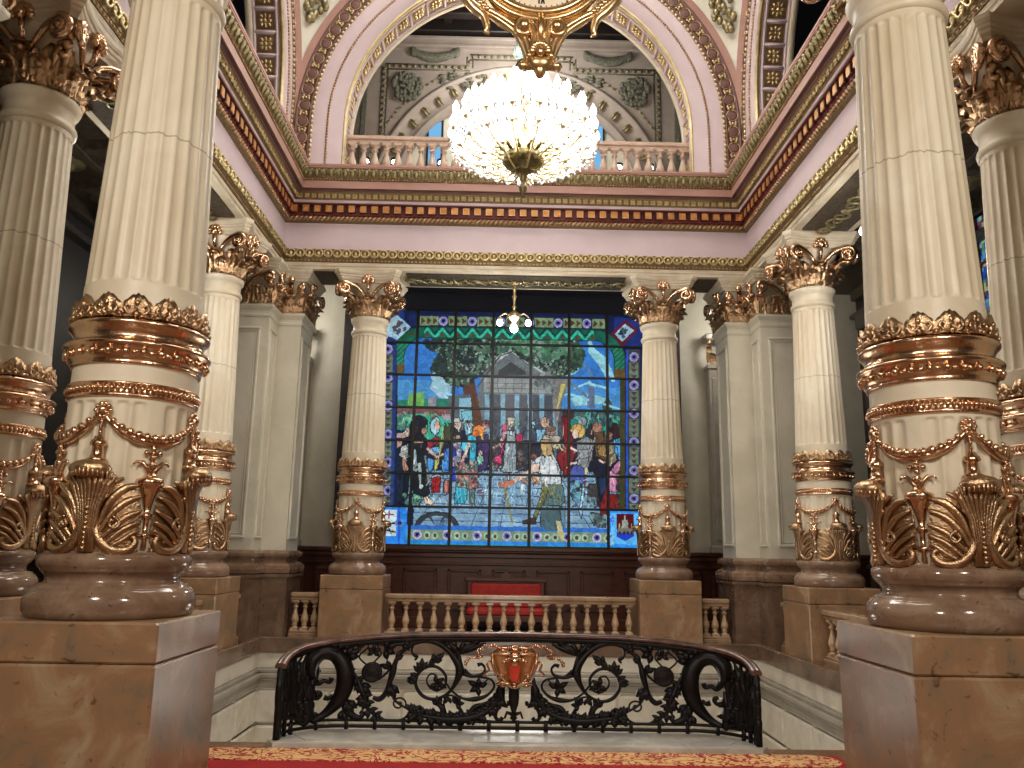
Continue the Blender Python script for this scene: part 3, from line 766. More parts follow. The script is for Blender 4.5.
    for q in range(4):
        a=q*PI/2; ca,sa=math.cos(a),math.sin(a)
        for s in (-1,1):
            def fn(x,y,z):
                X=x; Y=-(.37+.19*min(1,abs(x)/.42)**1.3+y); return Vector((X*ca-Y*sa,X*sa+Y*ca,z))
            m=MB(); volute(m,fn,s); m.build('volute',M['gold'],cap)
        m=MB(); 
        def f2(x,y,z): Y=-(.46+y); return Vector((x*ca-Y*sa,x*sa+Y*ca,z))
        for k in range(7):
            w=PI*k/6; m.ell(f2(.085*math.cos(w),.03,6.45+.10*math.sin(w)),(.045,.035,.045),7,5)
        m.ell(f2(0,.06,6.46),(.055,.05,.065),8,5); m.tube([f2(0,-.06,6.2),f2(0,0,6.32),f2(0,.02,6.44)],[.03,.028,.04],6)
        m.build('fleuron',M['gold'],cap)
    # corner leaves under the volutes
    m=MB()
    for q in range(4):
        t=PI/4+q*PI/2
        for s in (-.5,.5):
            m.tube([cy(t+s*.3,6.02,.36),cy(t+s*.2,6.14,.44),cy(t+s*.12,6.22,.55),cy(t+s*.1,6.2,.62)],[.03,.04,.035,.015],6)
        m.ell(cy(t,6.2,.6),(.06,.06,.05),8,5); m.ell(cy(t,6.29,.66),(.05,.05,.07),8,5); m.ell(cy(t,6.37,.62),(.035,.035,.05),6,4)
    m.build('corner_leaves',M['goldd'],cap)
    tag(root,cat='column')
    return root
col0=make_column()
COLS=[(-A,YN,'large cream fluted column with gilt acanthus collar filling the left foreground'),
(A,YN,'large cream fluted column with gilt acanthus collar filling the right foreground'),
(-XS,YO,'fluted column cut by the left edge of the photo, behind the large left column'),
(XS,YO,'fluted column cut by the right edge of the photo, behind the large right column'),
(-XS,YM,'fluted column half hidden by the large left column, before the left panelled pier'),
(XS,YM,'slim fluted column just left of the large right column, before the right panelled pier'),
(-A,YF,'fluted column standing at the left side of the stained glass window'),
(A,YF,'fluted column standing at the right side of the stained glass window')]
for i,(x,y,l) in enumerate(COLS):
    o=col0 if i==0 else copy_tree(col0); o.location=(x,y,0); o['label']=l; o['group']='gilt fluted columns around the hall'
# ================================================================ corner piers
def offs(poly,d):
    n=len(poly); out=[]
    for i in range(n):
        p0=Vector(poly[i-1]);p1=Vector(poly[i]);p2=Vector(poly[(i+1)%n])
        e1=(p1-p0).normalized(); e2=(p2-p1).normalized()
        n1=Vector((e1.y,-e1.x)); n2=Vector((e2.y,-e2.x)); out.append((p1.x+(n1.x+n2.x)*d,p1.y+(n1.y+n2.y)*d))
    return out
def psweep(mb,poly,prof):
    P=[[(x,y,z) for x,y in offs(poly,d)] for d,z in prof]; mb.grid(P,closed=True,smooth=False)
    n=len(poly); b=len(mb.v)-n; mb.f.append(tuple(range(b,b+n))); mb.sm.append(False)
def make_pier(sx,sy,label):
    root=empty('corner_pier',(sx*4.6,YC+(4.28 if sy>0 else -4.78),0)); tag(root,label,'pier','panelled corner piers of the hall')
    # polygon in local coords, counter-clockwise; u=inward x offset, v=toward hall
    L0=[(-.7,.92),(-.7,-.5),(.24,-.5),(.24,.08),(.66,.08),(.66,.92)]
    def MP(mb):  # mirror into place
        t=MB(); t.xf(mb,lambda p:Vector((p.x if sx<0 else -p.x,(p.y if sy>0 else -p.y),p.z))); return t
    def B(name,mat,mb,par=None): return MP(mb).build(name,mat,par or root)
    m=MB(); psweep(m,L0,[(.10,0),(.10,.12),(.08,.13),(.08,1.10),(.12,1.11),(.12,1.16)]); B('pedestal',M['marble2'],m)
    m=MB(); psweep(m,L0,[(.08,1.16),(.12,1.18),(.13,1.24),(.12,1.30),(.085,1.335),(.07,1.34),(.03,1.36),(.02,1.39),(.03,1.42),(.07,1.44),(.09,1.47),(.09,1.51),(.06,1.55),(0,1.56)]); B('base',M['marble3'],m)
    m=MB(); psweep(m,L0,[(0,1.55),(0,5.60),(.015,5.61),(.02,5.65),(.01,5.67),(.01,5.72),(.04,5.76),(.06,5.79),(.06,5.83),(0,5.84),(-.02,6.2),(.03,6.44)])
    def frame(x0,x1,z0,z1,y,w=.05,d=.03,axis='y'):
        for a,b,c,e in ((x0,x1,z0,z0+w),(x0,x1,z1-w,z1),(x0,x0+w,z0+w,z1-w),(x1-w,x1,z0+w,z1-w)):
            if axis=='y': m.bbox(a,b,y-d,y+.02,c,e,.012)
            else: m.bbox(y-.02,y+d,a,b,c,e,.012)
        
    frame(-.62,.10,1.75,5.42,-.5); frame(-.55,.03,1.82,5.35,-.5,.02,.018)
    frame(-.40,-.02,1.75,5.42,.24,.04,.025,'x'); frame(.16,.80,1.75,5.42,.66,.05,.03,'x')
    B('shaft',M['cream2'],m)
    m=MB(); psweep(m,L0,[(.0,6.44),(.08,6.44),(.09,6.47),(.12,6.50),(.125,6.53),(.14,6.54),(.145,6.57),(.165,6.58),(.18,6.61),(.18,6.655)]); cap=B('capital',M['cream'],m)
    g=MB(); vv=MB()
    faces=[((-.23,-.5),(1,0),(0,-1),.94,3),((.24,-.21),(0,1),(1,0),.58,2),((.45,.08),(1,0),(0,-1),.42,2),((.66,.5),(0,1),(1,0),.84,3)]
    for (ox,oy),T,Nn,wd,nl in faces:
        O=Vector((ox,oy,0));T=Vector((*T,0));Nn=Vector((*Nn,0))
        for i in range(nl):
            x0=(i+.5)/nl*wd-wd/2
            leaf(g,lambda x,y,z,x0=x0:O+T*(x0+x)+Nn*(y+.01)+Z*(5.84+z),wd/nl*.46,.16,.10)
        for i in range(nl+1):
            x0=i/nl*wd-wd/2
            leaf(g,lambda x,y,z,x0=x0:O+T*(x0+x)+Nn*(y+.0)+Z*(5.85+z),wd/nl*.40,.28,.14)
        for s in (-1,1):
            fx=lambda x,y,z:O+T*x+Nn*(.03+.14*min(1,abs(x)/(wd/2))+y)+Z*z
            volute(vv,fx,s,x0=.03,xv=wd/2-.02,zb=6.1,zv=6.30,r=min(.09,wd*.15))
        vv.ell(O+Nn*.09+Z*6.48,(.07,.06,.08),8,5)
        for i in range(nl*2):
            for zz in (5.98,6.14): g.ell(O+T*((i+.5)/(nl*2)*wd-wd/2)+Nn*(.07+.04*(zz>6))+Z*zz,(.045,.04,.03),7,5); vv.tube([O+Nn*.03+Z*6.15,O+Nn*.06+Z*6.42],[.025,.03],6)
        for s in (-1,1):
            vv.ell(O+T*(s*wd/2)+Nn*.12+Z*6.2,(.06,.05,.05),8,5)
    B('leaf_tiers',M['goldd'],g,cap); B('volutes',M['gold'],vv,cap)
make_pier(-1,1,'cream panelled corner pier left of the stained glass window, behind a fluted column')
make_pier(1,1,'cream panelled corner pier right of the stained glass window, behind a fluted column')
make_pier(-1,-1,'corner pier of which only a moulding shows in the top left corner')
make_pier(1,-1,'corner pier at the right front corner of the hall, outside the picture')
# pilasters on the back wall
def pilaster(x,l):
    r=empty('wall_pilaster',(x,18.0,0)); tag(r,l,'pilaster','slim pilasters on the back wall')
    m=MB(); m.bbox(-.2,.2,-.16,.14,1.64,5.8,.01); m.bbox(-.14,.14,-.19,.0,1.9,5.5,.02); m.bbox(-.24,.24,-.2,.14,1.64,1.8,.02); m.bbox(-.24,.24,-.2,.14,5.7,5.82,.02); m.build('shaft',M['wellg'],r)
    m=MB()
    for i in (-1,0,1): leaf(m,lambda a,b,c,i=i:Vector((i*.13+a,-.16-b,5.82+c)),.07,.2,.12)
    for i in (-1,1): 
        leaf(m,lambda a,b,c,i=i:Vector((i*.2+a,-.16-b,5.84+c)),.06,.34,.14); m.ell((i*.2,-.24,6.3),(.07,.06,.07),8,5)
    m.build('capital',M['goldd'],r)
    m=MB(); m.bbox(-.28,.28,-.28,.14,6.36,6.52,.03); m.build('abacus',M['wellg'],r)
pilaster(-4.75,'slim grey pilaster with small gilt capital, left end of the back wall')
pilaster(4.62,'slim grey pilaster with small gilt capital, right end of the back wall')
# ================================================================ balustrades
def bal_profile(h,k=1):
    return [(r*k,z*h) for r,z in ((.062,0),(.062,.09),(.045,.10),(.035,.14),(.05,.17),(.05,.19),(.036,.21),(.062,.30),(.066,.36),(.058,.43),(.038,.56),(.028,.66),(.03,.74),(.046,.76),(.046,.79),(.032,.81),(.034,.86),(.055,.90),(.06,.92),(.06,1.0))]
def balustrade(p0,p1,n,z0,z1,mat,matr,label,group,railw=.2,br=.10,tr=.13,kb=1.0,name='balustrade',base=0):
    p0=Vector((*p0,0));p1=Vector((*p1,0)); L=(p1-p0).length; ang=math.atan2(p1.y-p0.y,p1.x-p0.x)
    r=empty(name,(p0+p1)/2,ang); tag(r,label,'balustrade',group)
    m=MB(); m.bbox(-L/2,L/2,-railw/2,railw/2,z1-tr*.62,z1,.018); m.bbox(-L/2,L/2,-railw/2+.03,railw/2-.03,z1-tr,z1-tr*.6,.012); m.build('top_rail',matr,r)
    m=MB(); m.bbox(-L/2,L/2,-railw/2-.01,railw/2+.01,z0-(.13 if z0<1 else 0),z0+br*.6,.01); m.bbox(-L/2,L/2,-railw/2+.02,railw/2-.02,z0+br*.55,z0+br,.012); m.build('bottom_rail',matr,r)
    me=None; hh=z1-tr-z0-br
    for i in range(n):
        x=-L/2+(i+.5)*L/n
        if me is None:
            mb=MB(); mb.lathe(bal_profile(hh,kb),14); s=.062*kb; mb.box(-s,s,-s,s,0,hh*.07); mb.box(-s,s,-s,s,hh*.93,hh)
            o=mb.build('baluster',mat,r); me=o.data
        else:
            o=bpy.data.objects.new('baluster',me); link(o,r)
        o.location=(x,0,z0+br)
    return r
M['balus']=redmarble('veined_baluster_marble',((140,116,92),(170,140,108),(186,156,122),(202,176,144),(120,84,60)),3,.2)
M['balr']=redmarble('veined_rail_marble',((120,98,78),(150,122,96),(162,134,106),(176,150,124),(110,76,56)),3,.2)
G='marble balustrades around the stair well'
balustrade((-2.17,14.62),(2.17,14.62),18,.13,.86,M['balus'],M['balr'],'long marble balustrade between the two columns under the stained glass window',G)
balustrade((-3.79,14.62),(-3.30,14.62),3,.13,.86,M['balus'],M['balr'],'short marble balustrade of three balusters left of the back left column',G)
balustrade((3.30,14.62),(3.79,14.62),3,.13,.86,M['balus'],M['balr'],'short marble balustrade of three balusters right of the back right column',G)
for s,w in ((-1,'left'),(1,'right')):
    balustrade((s*4.52,13.22),(s*4.52,13.83),3,.13,.86,M['balus'],M['balr'],f'short marble balustrade on the {w} side between corner pier and fluted column',G)
    balustrade((s*4.52,7.93),(s*4.52,12.08),17,.13,.86,M['balus'],M['balr'],f'marble balustrade along the {w} side of the stair well, nearer than the slim column',G)
M['balup']=mat_noise('pink_stone_baluster',(186,162,144),(202,178,160),3,.5)
balustrade((-3.34,14.72),(3.34,14.72),30,8.62,9.5,M['balup'],M['balup'],'upper pinkish stone balustrade in the arch above the gilt cornice','balcony',kb=1.25,tr=.14)
for o in COL.objects:
    if o.get('group')=='balcony': del o['group']
# balcony spotlights
for i,x in enumerate((-3.0,-2.42,-1.5,1.25,2.0,2.62)):
    r=empty('floor_spotlight',(x,14.98,8.62),0); tag(r,'small lit floor spotlight behind the upper balustrade, '+('far left','second from left','third from left','third from right','second from right','far right')[i],'spotlight','spotlights behind the upper balustrade')
    m=MB(); m.lathe([(.05,0),(.05,.03),(.02,.04),(.02,.10),(.07,.12),(.10,.34),(.10,.56)],12); m.build('housing',M['black'],r)
    m=MB(); m.ell((0,-.07,.46),(.07,.05,.06),10,6); m.build('lens',M['bulbs'],r)
# ================================================================ wrought iron railing at the head of the well
S_FLAT=1.5; SA,SB=.50,.42; SARC=.74
def railpath(s):
    # signed distance from the middle -> (x,y) plan; flat in the middle, quarter ellipse at the ends
    a=abs(s); sg=1 if s>=0 else -1
    if a<=S_FLAT: return Vector((sg*a-.04,7.62))
    u=min(1.0,(a-S_FLAT)/SARC)*PI/2
    return Vector((sg*(S_FLAT+SA*math.sin(u))-.04,7.62-SB*(1-math.cos(u))))
def railz(s):
    return float(np.interp(abs(s),(0,.9,1.25,1.6,1.9,2.05,2.15,2.24),(.875,.862,.84,.80,.755,.715,.675,.63)))
def RP(s,h,d=0):
    # h 0..1 between foot rail and hand rail; d = toward the viewer
    p=railpath(s); q=railpath(s+.01)-railpath(s-.01); q.normalize(); zt=railz(s)-.04
    return Vector((p.x+q.y*d*1,p.y-q.x*d,.135+(zt-.135)*h))
SMAX=S_FLAT+SARC
def spix(p):
    d=Vector(p)-Vector((-0.2408,0,1.6)); z=d.dot(_F); return 512+815.84*d.dot(_R)/z,384-815.84*d.dot(_U)/z
_TS=[-SMAX+SMAX*i/200 for i in range(201)]
_TX=[spix(RP(s,.5))[0] for s in _TS]; _T0=[spix(RP(s,0))[1] for s in _TS]; _T1=[spix(RP(s,1))[1] for s in _TS]
def uv2sh(u,v):
    # design sheet of the left half -> length along the rail, height between the rails
    x=270+u/4.096; y=620+v/4.096
    x=_TX[0]+(x-279)*(_TX[-1]-_TX[0])/(511-279)
    s_=float(np.interp(x,_TX,_TS)); y0=float(np.interp(s_,_TS,_T0)); y1=float(np.interp(s_,_TS,_T1)); return s_,(y0-y)/(y0-y1)
rl=empty('wrought_iron_railing',(0,0,0)); tag(rl,'black wrought iron scrollwork railing with brown handrail and gilt crest','railing')
m=MB(); ss=[-SMAX+2*SMAX*i/90 for i in range(91)]
P=[]
for s in ss:
    p=railpath(s); q=railpath(s+.01)-railpath(s-.01); q.normalize(); nrm=Vector((q.y,-q.x)); z=railz(s)
    P.append([Vector((p.x+nrm.x*a,p.y+nrm.y*a,z+b)) for a,b in ((-.04,-.02),(-.052,-.005),(-.042,.014),(-.02,.024),(.02,.024),(.042,.014),(.052,-.005),(.04,-.02))])
m.grid(P,closed=True); 
for e in (0,-1):
    b=len(m.v); m.v.extend([tuple(q) for q in P[e]]); m.f.append(tuple(range(b,b+8))); m.sm.append(False)
m.build('handrail',M['rail'],rl)
m=MB()
for s in ss: pass
m.tube([Vector((*railpath(s),railz(s)-.038)) for s in ss],.03,6)
m.tube([Vector((*railpath(s),.085)) for s in ss],.016,5); m.tube([Vector((*railpath(s),.135)) for s in ss],.014,5)
for i in range(-9,10):
    s=i*.25; m.tube([Vector((*railpath(s),.055)),Vector((*railpath(s),.15))],.02,5)
for e in (-1,1):
    for k,(o_,w_) in enumerate(((0,.03),(.07,.016),(.15,.02),(.24,.016))):
        s=e*(SMAX-o_-.01); m.tube([Vector((*railpath(s),.05)),Vector((*railpath(s),railz(s)-.03))],w_,6)
m.build('foot_rail',M['iron'],rl)
def cr(pts,k=4):
    n=len(pts); out=[]
    for i in range(n-1):
        p0=pts[max(i-1,0)];p1=pts[i];p2=pts[i+1];p3=pts[min(i+2,n-1)]
        for j in range(k):
            u=j/k; out.append(tuple(.5*((2*p1[c])+(-p0[c]+p2[c])*u+(2*p0[c]-5*p1[c]+4*p2[c]-p3[c])*u*u+(-p0[c]+3*p1[c]-3*p2[c]+p3[c])*u**3) for c in range(len(p1))))
    out.append(pts[-1]); return out
def scroll_half(sg):
    m=MB()
    def Pt(u,v,d=0):
        a,h=uv2sh(u,v); return RP(-a if sg>0 else a,min(1,max(-.02,h)),d)
    def T(pts,rad,d=0):
        # pts (u,v); rad list in crop px
        n=len(pts); q=[(p[0],p[1],rad[min(len(rad)-1,int(round(i*(len(rad)-1)/max(1,n-1))))]) for i,p in enumerate(pts)]
        q=cr(q); m.tube([Pt(a,b,d) for a,b,c in q],[max(.0045,c*.0029) for a,b,c in q],6)
    def leafs(u,v,ang,sz,n=3,sp=.7):
        sz*=1.12
        for k in range(n):
            a=ang+(k-(n-1)/2)*sp; L=sz*(1 if k==(n-1)//2 else .8)
            T([(u,v),(u+L*.5*math.cos(a),v+L*.5*math.sin(a)),(u+L*math.cos(a),v+L*math.sin(a))],[3,sz*.2,1.5])
    def along_leaves(pts,step,sz,side):
        q=cr(pts,6); acc=0
        for i in range(1,len(q)-1):
            dx=q[i][0]-q[i-1][0];dy=q[i][1]-q[i-1][1]; acc+=math.hypot(dx,dy)
            if acc>step:
                acc=0; a=math.atan2(dy,dx); 
                for s_ in ((side,) if side else (-1,1)): leafs(q[i][0],q[i][1],a+s_*.9,sz,2,.6)
    # big dragon-like scroll
    big=[(172,235),(158,205),(168,160),(205,132),(255,140),(292,185),(303,240),(292,300),(262,350),(220,390),(175,412)]
    T(big,[12,22,26,24,26,30,32,28,20,12,7]); T(big,[8,16,18,16,16,18,20,16,10,6,4],.03)
    T([(175,240),(195,262),(215,250),(240,255),(246,238)],[12,8,7,7,9]); T([(222,318),(238,322),(254,308)],[9,7,5])
    leafs(300,150,-.5,60,3,.5); leafs(215,135,-1.9,50,3,.5); leafs(262,130,-1.2,55,2,.5); leafs(285,120,-.9,46,2,.6)
    leafs(310,330,1.1,62,3,.5); leafs(300,370,1.3,50,3,.7); T([(305,330),(330,385),(365,400),(378,385),(366,376)],[12,12,8,8,6])
    leafs(170,170,2.6,36,2,.7); leafs(288,210,.2,48,2,.7)
    T([(140,330),(170,320),(196,322),(205,303),(190,296)],[12,8,6,8,6]); T([(125,285),(150,280),(160,262)],[6,5,3])
    # disc flower
    for r in (34,26,16): T([(407+r*math.cos(a),215+r*math.sin(a)) for a in [2*PI*k/12 for k in range(13)]],[7])
    for k in range(8):
        a=k*PI/4; T([(407,215),(407+34*math.cos(a),215+34*math.sin(a))],[9,5])
    # top small spiral with bud
    T([(360,95)]+[(360+(8+22*k/14)*math.cos(-.6+k*.55),97+(8+22*k/14)*math.sin(-.6+k*.55)) for k in range(15)]+[(352,150),(378,180),(390,185)],[6,4,3,3,3,3]); leafs(352,96,2.5,22,4,1.3)
    T([(330,130),(320,110),(340,85)],[4,4,3]); T([(230,150),(270,125),(300,110),(330,112)],[9,7,5,4]); T([(275,110),(290,92),(280,80)],[6,5,6])
    leafs(410,130,-1.5,34,5,1.1); T([(407,180),(425,160),(440,140),(432,120),(420,96)],[3,3,3,3])
    leafs(455,120,0,52,4,.9); T([(415,95),(450,100),(520,98),(575,88)],[4,6,7,5]); leafs(520,96,-.2,50,4,.6); leafs(560,88,-.5,36,3,.7)
    # stems in the middle left
    T([(305,180),(345,235),(365,280),(385,320),(395,360),(430,392),(460,405)],[5,6,10,7,5,4]); along_leaves([(330,210),(365,280),(395,360),(425,395)],30,34,0)
    leafs(360,270,.6,52,3,.5); leafs(385,320,2.4,44,3,.6)
    T([(407,252),(440,240),(470,212),(476,190)],[4,4,4,4])
    T([(415,318),(440,325),(462,305),(475,270),(490,215),(497,180),(515,140),(560,100),(610,85),(665,95),(712,130),(748,180),(757,210)],[6,9,9,8,12,9,7,8,8,9,10,14,16])
    leafs(480,265,1.2,60,3,.45); leafs(480,200,-2.4,42,2,.7); leafs(500,165,-.9,40,2,.6)
    T([(565,100),(563,135),(585,150),(575,165)],[5,4,4,4]); T([(568,140),(580,152)],[6,5])
    # spirals
    T([(757,210),(742,255),(712,300),(660,325),(612,312),(583,268),(590,222),(625,192),(668,196),(700,230),(697,272),(665,290),(635,272),(625,245),(640,222),(662,228),(668,248)],[16,9,5,5,6,6,6,6,5,4,4,4,3,3,3,3])
    along_leaves([(600,300),(583,260),(600,210),(650,192)],40,34,-1); leafs(605,205,-1.6,44,3,.6); leafs(590,235,3.0,40,3,.6)
    T([(620,200),(650,170),(680,150),(690,130)],[4,7,7,3]); leafs(650,172,-.9,40,3,.7)
    leafs(665,262,.4,40,5,1.1)
    T([(690,240),(725,290),(770,322),(820,325),(865,310),(893,275),(880,245),(840,235),(800,228),(770,205)],[3,4,4,8,5,4,4,4,5,8])
    T([(770,222),(810,232),(845,222),(855,200),(842,182),(825,186)],[7,6,5,4,5,7]); leafs(830,275,-2.6,44,5,1.1); T([(870,240),(850,262),(830,275)],[3,3,5])
    # long acanthus branch at the foot
    low=[(920,285),(905,335),(860,378),(800,402),(720,408),(650,398),(590,388),(560,375)]
    T(low,[14,10,10,13,13,9,6,5]); along_leaves(low,34,46,0); along_leaves(low,52,40,1)
    T([(790,400),(815,360),(850,345),(880,330)],[8,9,5,3]); T([(700,402),(690,360),(668,345)],[8,10,5]); leafs(672,350,-1.7,36,3,.7)
    T([(780,395),(755,350),(745,320),(715,310),(695,335),(705,380)],[5,4,4,3,3,4]); leafs(745,345,-.6,36,4,1.0); leafs(715,318,2.2,30,3,1)
    T([(842,385),(842,412),(838,425)],[5,4,3])
    T([(560,378),(552,395),(520,410),(470,408),(430,395),(415,370)],[5,4,3,3,3,4]); T([(480,270),(495,320),(520,345),(550,362),(575,375)],[5,4,4,4,7]); leafs(578,378,.3,44,5,1.1)
    T([(550,362)]+[(518+(30-24*k/14)*math.cos(.3-k*.6),345+(30-24*k/14)*math.sin(.3-k*.6)) for k in range(15)],[3])
    # foliage spray under the rail
    T([(757,210),(752,160),(742,120),(735,85)],[16,8,6,3])
    for a,b in ((705,85),(720,95),(775,82),(800,92),(830,88),(855,95),(790,112)): T([(748,140),((748+a)/2,(140+b)/2),(a,b)],[4,10,3])
    leafs(795,95,-.2,40,3,.6); leafs(715,100,-2.2,34,3,.7)
    # stem beside the centre
    T([(923,235),(925,262),(918,300),(926,335),(905,370),(900,398),(918,410),(928,398)],[3,9,17,8,7,6,6,7]); T([(925,320),(938,345),(952,345),(950,332)],[9,5,6,6]); leafs(916,300,2.3,40,2,.6)
    # dense curved end
    rr=random.Random(11+int(sg))
    for k in range(34):
        u=40+rr.random()**1.3*130; v0=150+rr.random()*180
        T([(u,v0),(u+rr.uniform(-22,22),v0+50),(u+rr.uniform(-22,22),v0+105),(u+rr.uniform(-15,15),min(410,v0+160))],[4,11,10,4]); leafs(u,v0+60,rr.uniform(0,6),40,4,1.3)
    T([(40,80),(38,240),(42,330),(36,412)],[7,9,9,7]); T([(100,90),(130,120),(115,165),(95,190),(105,230)],[4,4,4,4,6]); T([(62,90),(70,250),(60,412)],[6,12,9])
    for a in range(12):
        w=2*PI*a/12; 
    T([(112+22*math.cos(2*PI*k/12),235+58*math.sin(2*PI*k/12)) for k in range(13)],[5]); T([(112,180),(112,290)],[8]); leafs(112,235,0,22,6,1.05); leafs(112,205,0,22,6,1.05); leafs(112,265,0,22,6,1.05)
    T([(60,395),(110,400),(175,412)],[7,10,7]); T([(150,330),(158,370),(168,405)],[16,16,8])
    for k in range(5): T([(120+8*k,330+14*k),(135+7*k,380)],[14,10])
    m.build('scrollwork',M['iron'],rl)
scroll_half(-1); scroll_half(1)
# vase stem under the crest
c0=RP(-.035,0,0)
DZ=-.03
m=MB(); m.lathe([(.01,.15),(.035,.17),(.015,.20),(.022,.23),(.042,.29),(.048,.35),(.046,.41),(.058,.425),(.058,.44),(.04,.45)],16,(c0.x,c0.y-.02,0))
for s in (-1,1): m.tube([Vector((c0.x,c0.y-.03,.20)),Vector((c0.x+s*.06,c0.y-.03,.22)),Vector((c0.x+s*.08,c0.y-.03,.17))],[.02,.016,.01],6)
m.build('iron_vase',M['iron'],rl)
# gilt crest: basket shaped shield, helmet-like head, ribbons
cx_,cy_=c0.x,c0.y-.07
M['coral']=mat_noise('red_enamel',(190,52,36),(214,70,48),8,.35)
M['copper']=goldm('copper_gilt',(206,158,112),(228,182,136),.3)
m=MB()
P=[]
for k in range(9):
    z=.80-.30*k/8; w=.20-.006*k-.05*(k/8)**3
    P.append([Vector((cx_+w*math.sin(a),cy_+.02-.07*math.cos(a)-.012*math.cos(a*6),z+.02*abs(math.sin(a)))) for a in [-PI/2+PI*i/16 for i in range(17)]])
m.grid(P); m.grid([[p+Vector((0,.02,0)) for p in reversed(r)] for r in P])
m.tube([Vector((cx_+.215*math.sin(a),cy_+.02-.085*math.cos(a),.82)) for a in [-PI/2+PI*i/14 for i in range(15)]],.014,6)
for s in (-1,1):
    m.tube([Vector((cx_+s*x,cy_-.03,z)) for x,z in ((.20,.82),(.19,.70),(.16,.60),(.12,.52))],[.014,.018,.016,.012],6)
    m.tube([Vector((cx_+s*x,cy_,z)) for x,z in ((.21,.74),(.24,.70),(.22,.64),(.26,.60),(.245,.57))],[.016,.014,.014,.012,.009],6)
m.tube([Vector((cx_-.2,cy_+.03,.80)),Vector((cx_-.12,cy_+.03,.88)),Vector((cx_+.12,cy_+.03,.88)),Vector((cx_+.2,cy_+.03,.80))],[.02,.03,.03,.02],6)
cst=m.build('gilt_crest',M['copper'],rl); cst.scale=(1,1,.77); cst.location=(0,0,.0858)
m=MB()
m.ell((cx_,cy_-.05,.87),(.065,.055,.06),12,8); m.ell((cx_,cy_-.07,.80),(.075,.06,.05),10,6)
for k in range(-3,4): m.ell((cx_+k*.02,cy_-.09,.90+.01*math.cos(k)),.016,6,4)
for k in range(-4,5): m.ell((cx_+k*.024,cy_-.10,.79-.003*k*k),.02,6,4)
m.ell((cx_,cy_-.09,.745),(.04,.04,.06),8,6)
m.build('crest_head',M['gold'],cst); m=MB()
for s in (-1,1):
    m.ell((cx_+s*.115,cy_-.08,.585),(.035,.03,.03),8,5); m.tube([Vector((cx_+s*x,cy_-.08,z)) for x,z in ((.16,.50),(.10,.525),(.05,.50),(.02,.46))],[.02,.028,.026,.015],6)
    m.tube([Vector((cx_+s*x,cy_-.075,z)) for x,z in ((.115,.585),(.09,.54),(.04,.52))],[.02,.022,.02],6)
for k in range(5): m.ell((cx_+(k-2)*.05,cy_-.08,.51-.01*abs(k-2)),(.03,.03,.025),6,4)
m.ell((cx_,cy_-.06,.475),(.04,.03,.03),8,5)
m.build('crest_scrolls',M['gold'],cst)
m=MB(); m.extrude([(-.035,.0),(-.045,.10),(-.028,.14),(.028,.14),(.045,.10),(.035,0),(.02,-.05),(-.02,-.05)],(0,-.02,0),(cx_,cy_-.085,.585)); m.build('red_tongue',M['coral'],cst)
for s in (-1,1):
    m=MB(); g=MB()
    pts=cr([(.09,.845),(.15,.90),(.22,.905),(.28,.885),(.32,.84),(.29,.80),(.32,.775),(.38,.775),(.42,.73),(.43,.69)],6)
    for i in range(len(pts)-1):
        (x0,z0),(x1,z1)=pts[i],pts[i+1]
        w=.028+.012*math.sin(i*.9); y=cy_-.02+.02*math.sin(i*.9)
        m.tube([Vector((cx_+s*x0,y,z0-w*.2)),Vector((cx_+s*x1,y,z1+w*.2))],[w*.5,w*.42],6)
        if i%2==0: g.tube([Vector((cx_+s*(x0-.012),y-.012,z0-w*.5)),Vector((cx_+s*(x0+.006),y-.016,z0)),Vector((cx_+s*(x0+.012),y-.012,z0+w*.6))],[.004,.013,.005],5)
    rb=m.build('ribbon',M['coral'],cst); g.build('ribbon_edge',M['gold'],cst)
# curb slab and carpet
inner=[]
out=[railpath(s) for s in [-SMAX+2*SMAX*i/60 for i in range(61)]]
q=[]
for i,s in enumerate([-SMAX+2*SMAX*i/60 for i in range(61)]):
    p=railpath(s); t=(railpath(s+.01)-railpath(s-.01)).normalized(); q.append((p.x-t.y*.07,p.y+t.x*.07))
def slab(mb,poly,z0,z1): mb.extrude(poly,(0,0,z1-z0),(0,0,z0),(1,0,0),(0,1,0))
m=MB(); slab(m,q+[(1.96,7.10),(-2.04,7.10)],0,.05); 
cb=m.build('marble_curb',M['curb']); tag(cb,'pale marble curb slab with rounded ends under the wrought iron railing','curb')
m=MB(); slab(m,[(x*.985,y-.06) for x,y in q[4:-4]]+[(1.7,7.2),(-1.8,7.2)],.05,.06); m.build('inset_slab',M['curb'],cb)
m=MB(); slab(m,q[6:-6]+[(1.7,7.352),(-1.8,7.352)],-.14,0); m.build('apron',M['curb'],cb)
def rrect(x0,x1,y0,y1,r,n=8):
    out=[]
    for cx2,cy2,a0 in ((x1-r,y1-r,0),(x0+r,y1-r,PI/2),(x0+r,y0+r,PI),(x1-r,y0+r,1.5*PI)):
        for k in range(n+1):
            a=a0+PI/2*k/n; out.append((cx2+r*math.cos(a),cy2+r*math.sin(a)))
    return out
m=MB(); slab(m,[(-2.62,6.12),(2.55,6.12),(2.55,7.09),(-2.62,7.09)],0,.012); rg=m.build('carpet',M['rug']); tag(rg,'deep red carpet with gold scrollwork border in the foreground','carpet')
m=MB()
o1=rrect(-2.58,2.5,6.2,7.115,.3); o2=rrect(-2.2,2.12,5.9,6.84,.12)
slab(m,rrect(-2.58,2.5,6.70,7.085,.18),.012,.018)
m.build('scroll_border',M['rugb'],rg)
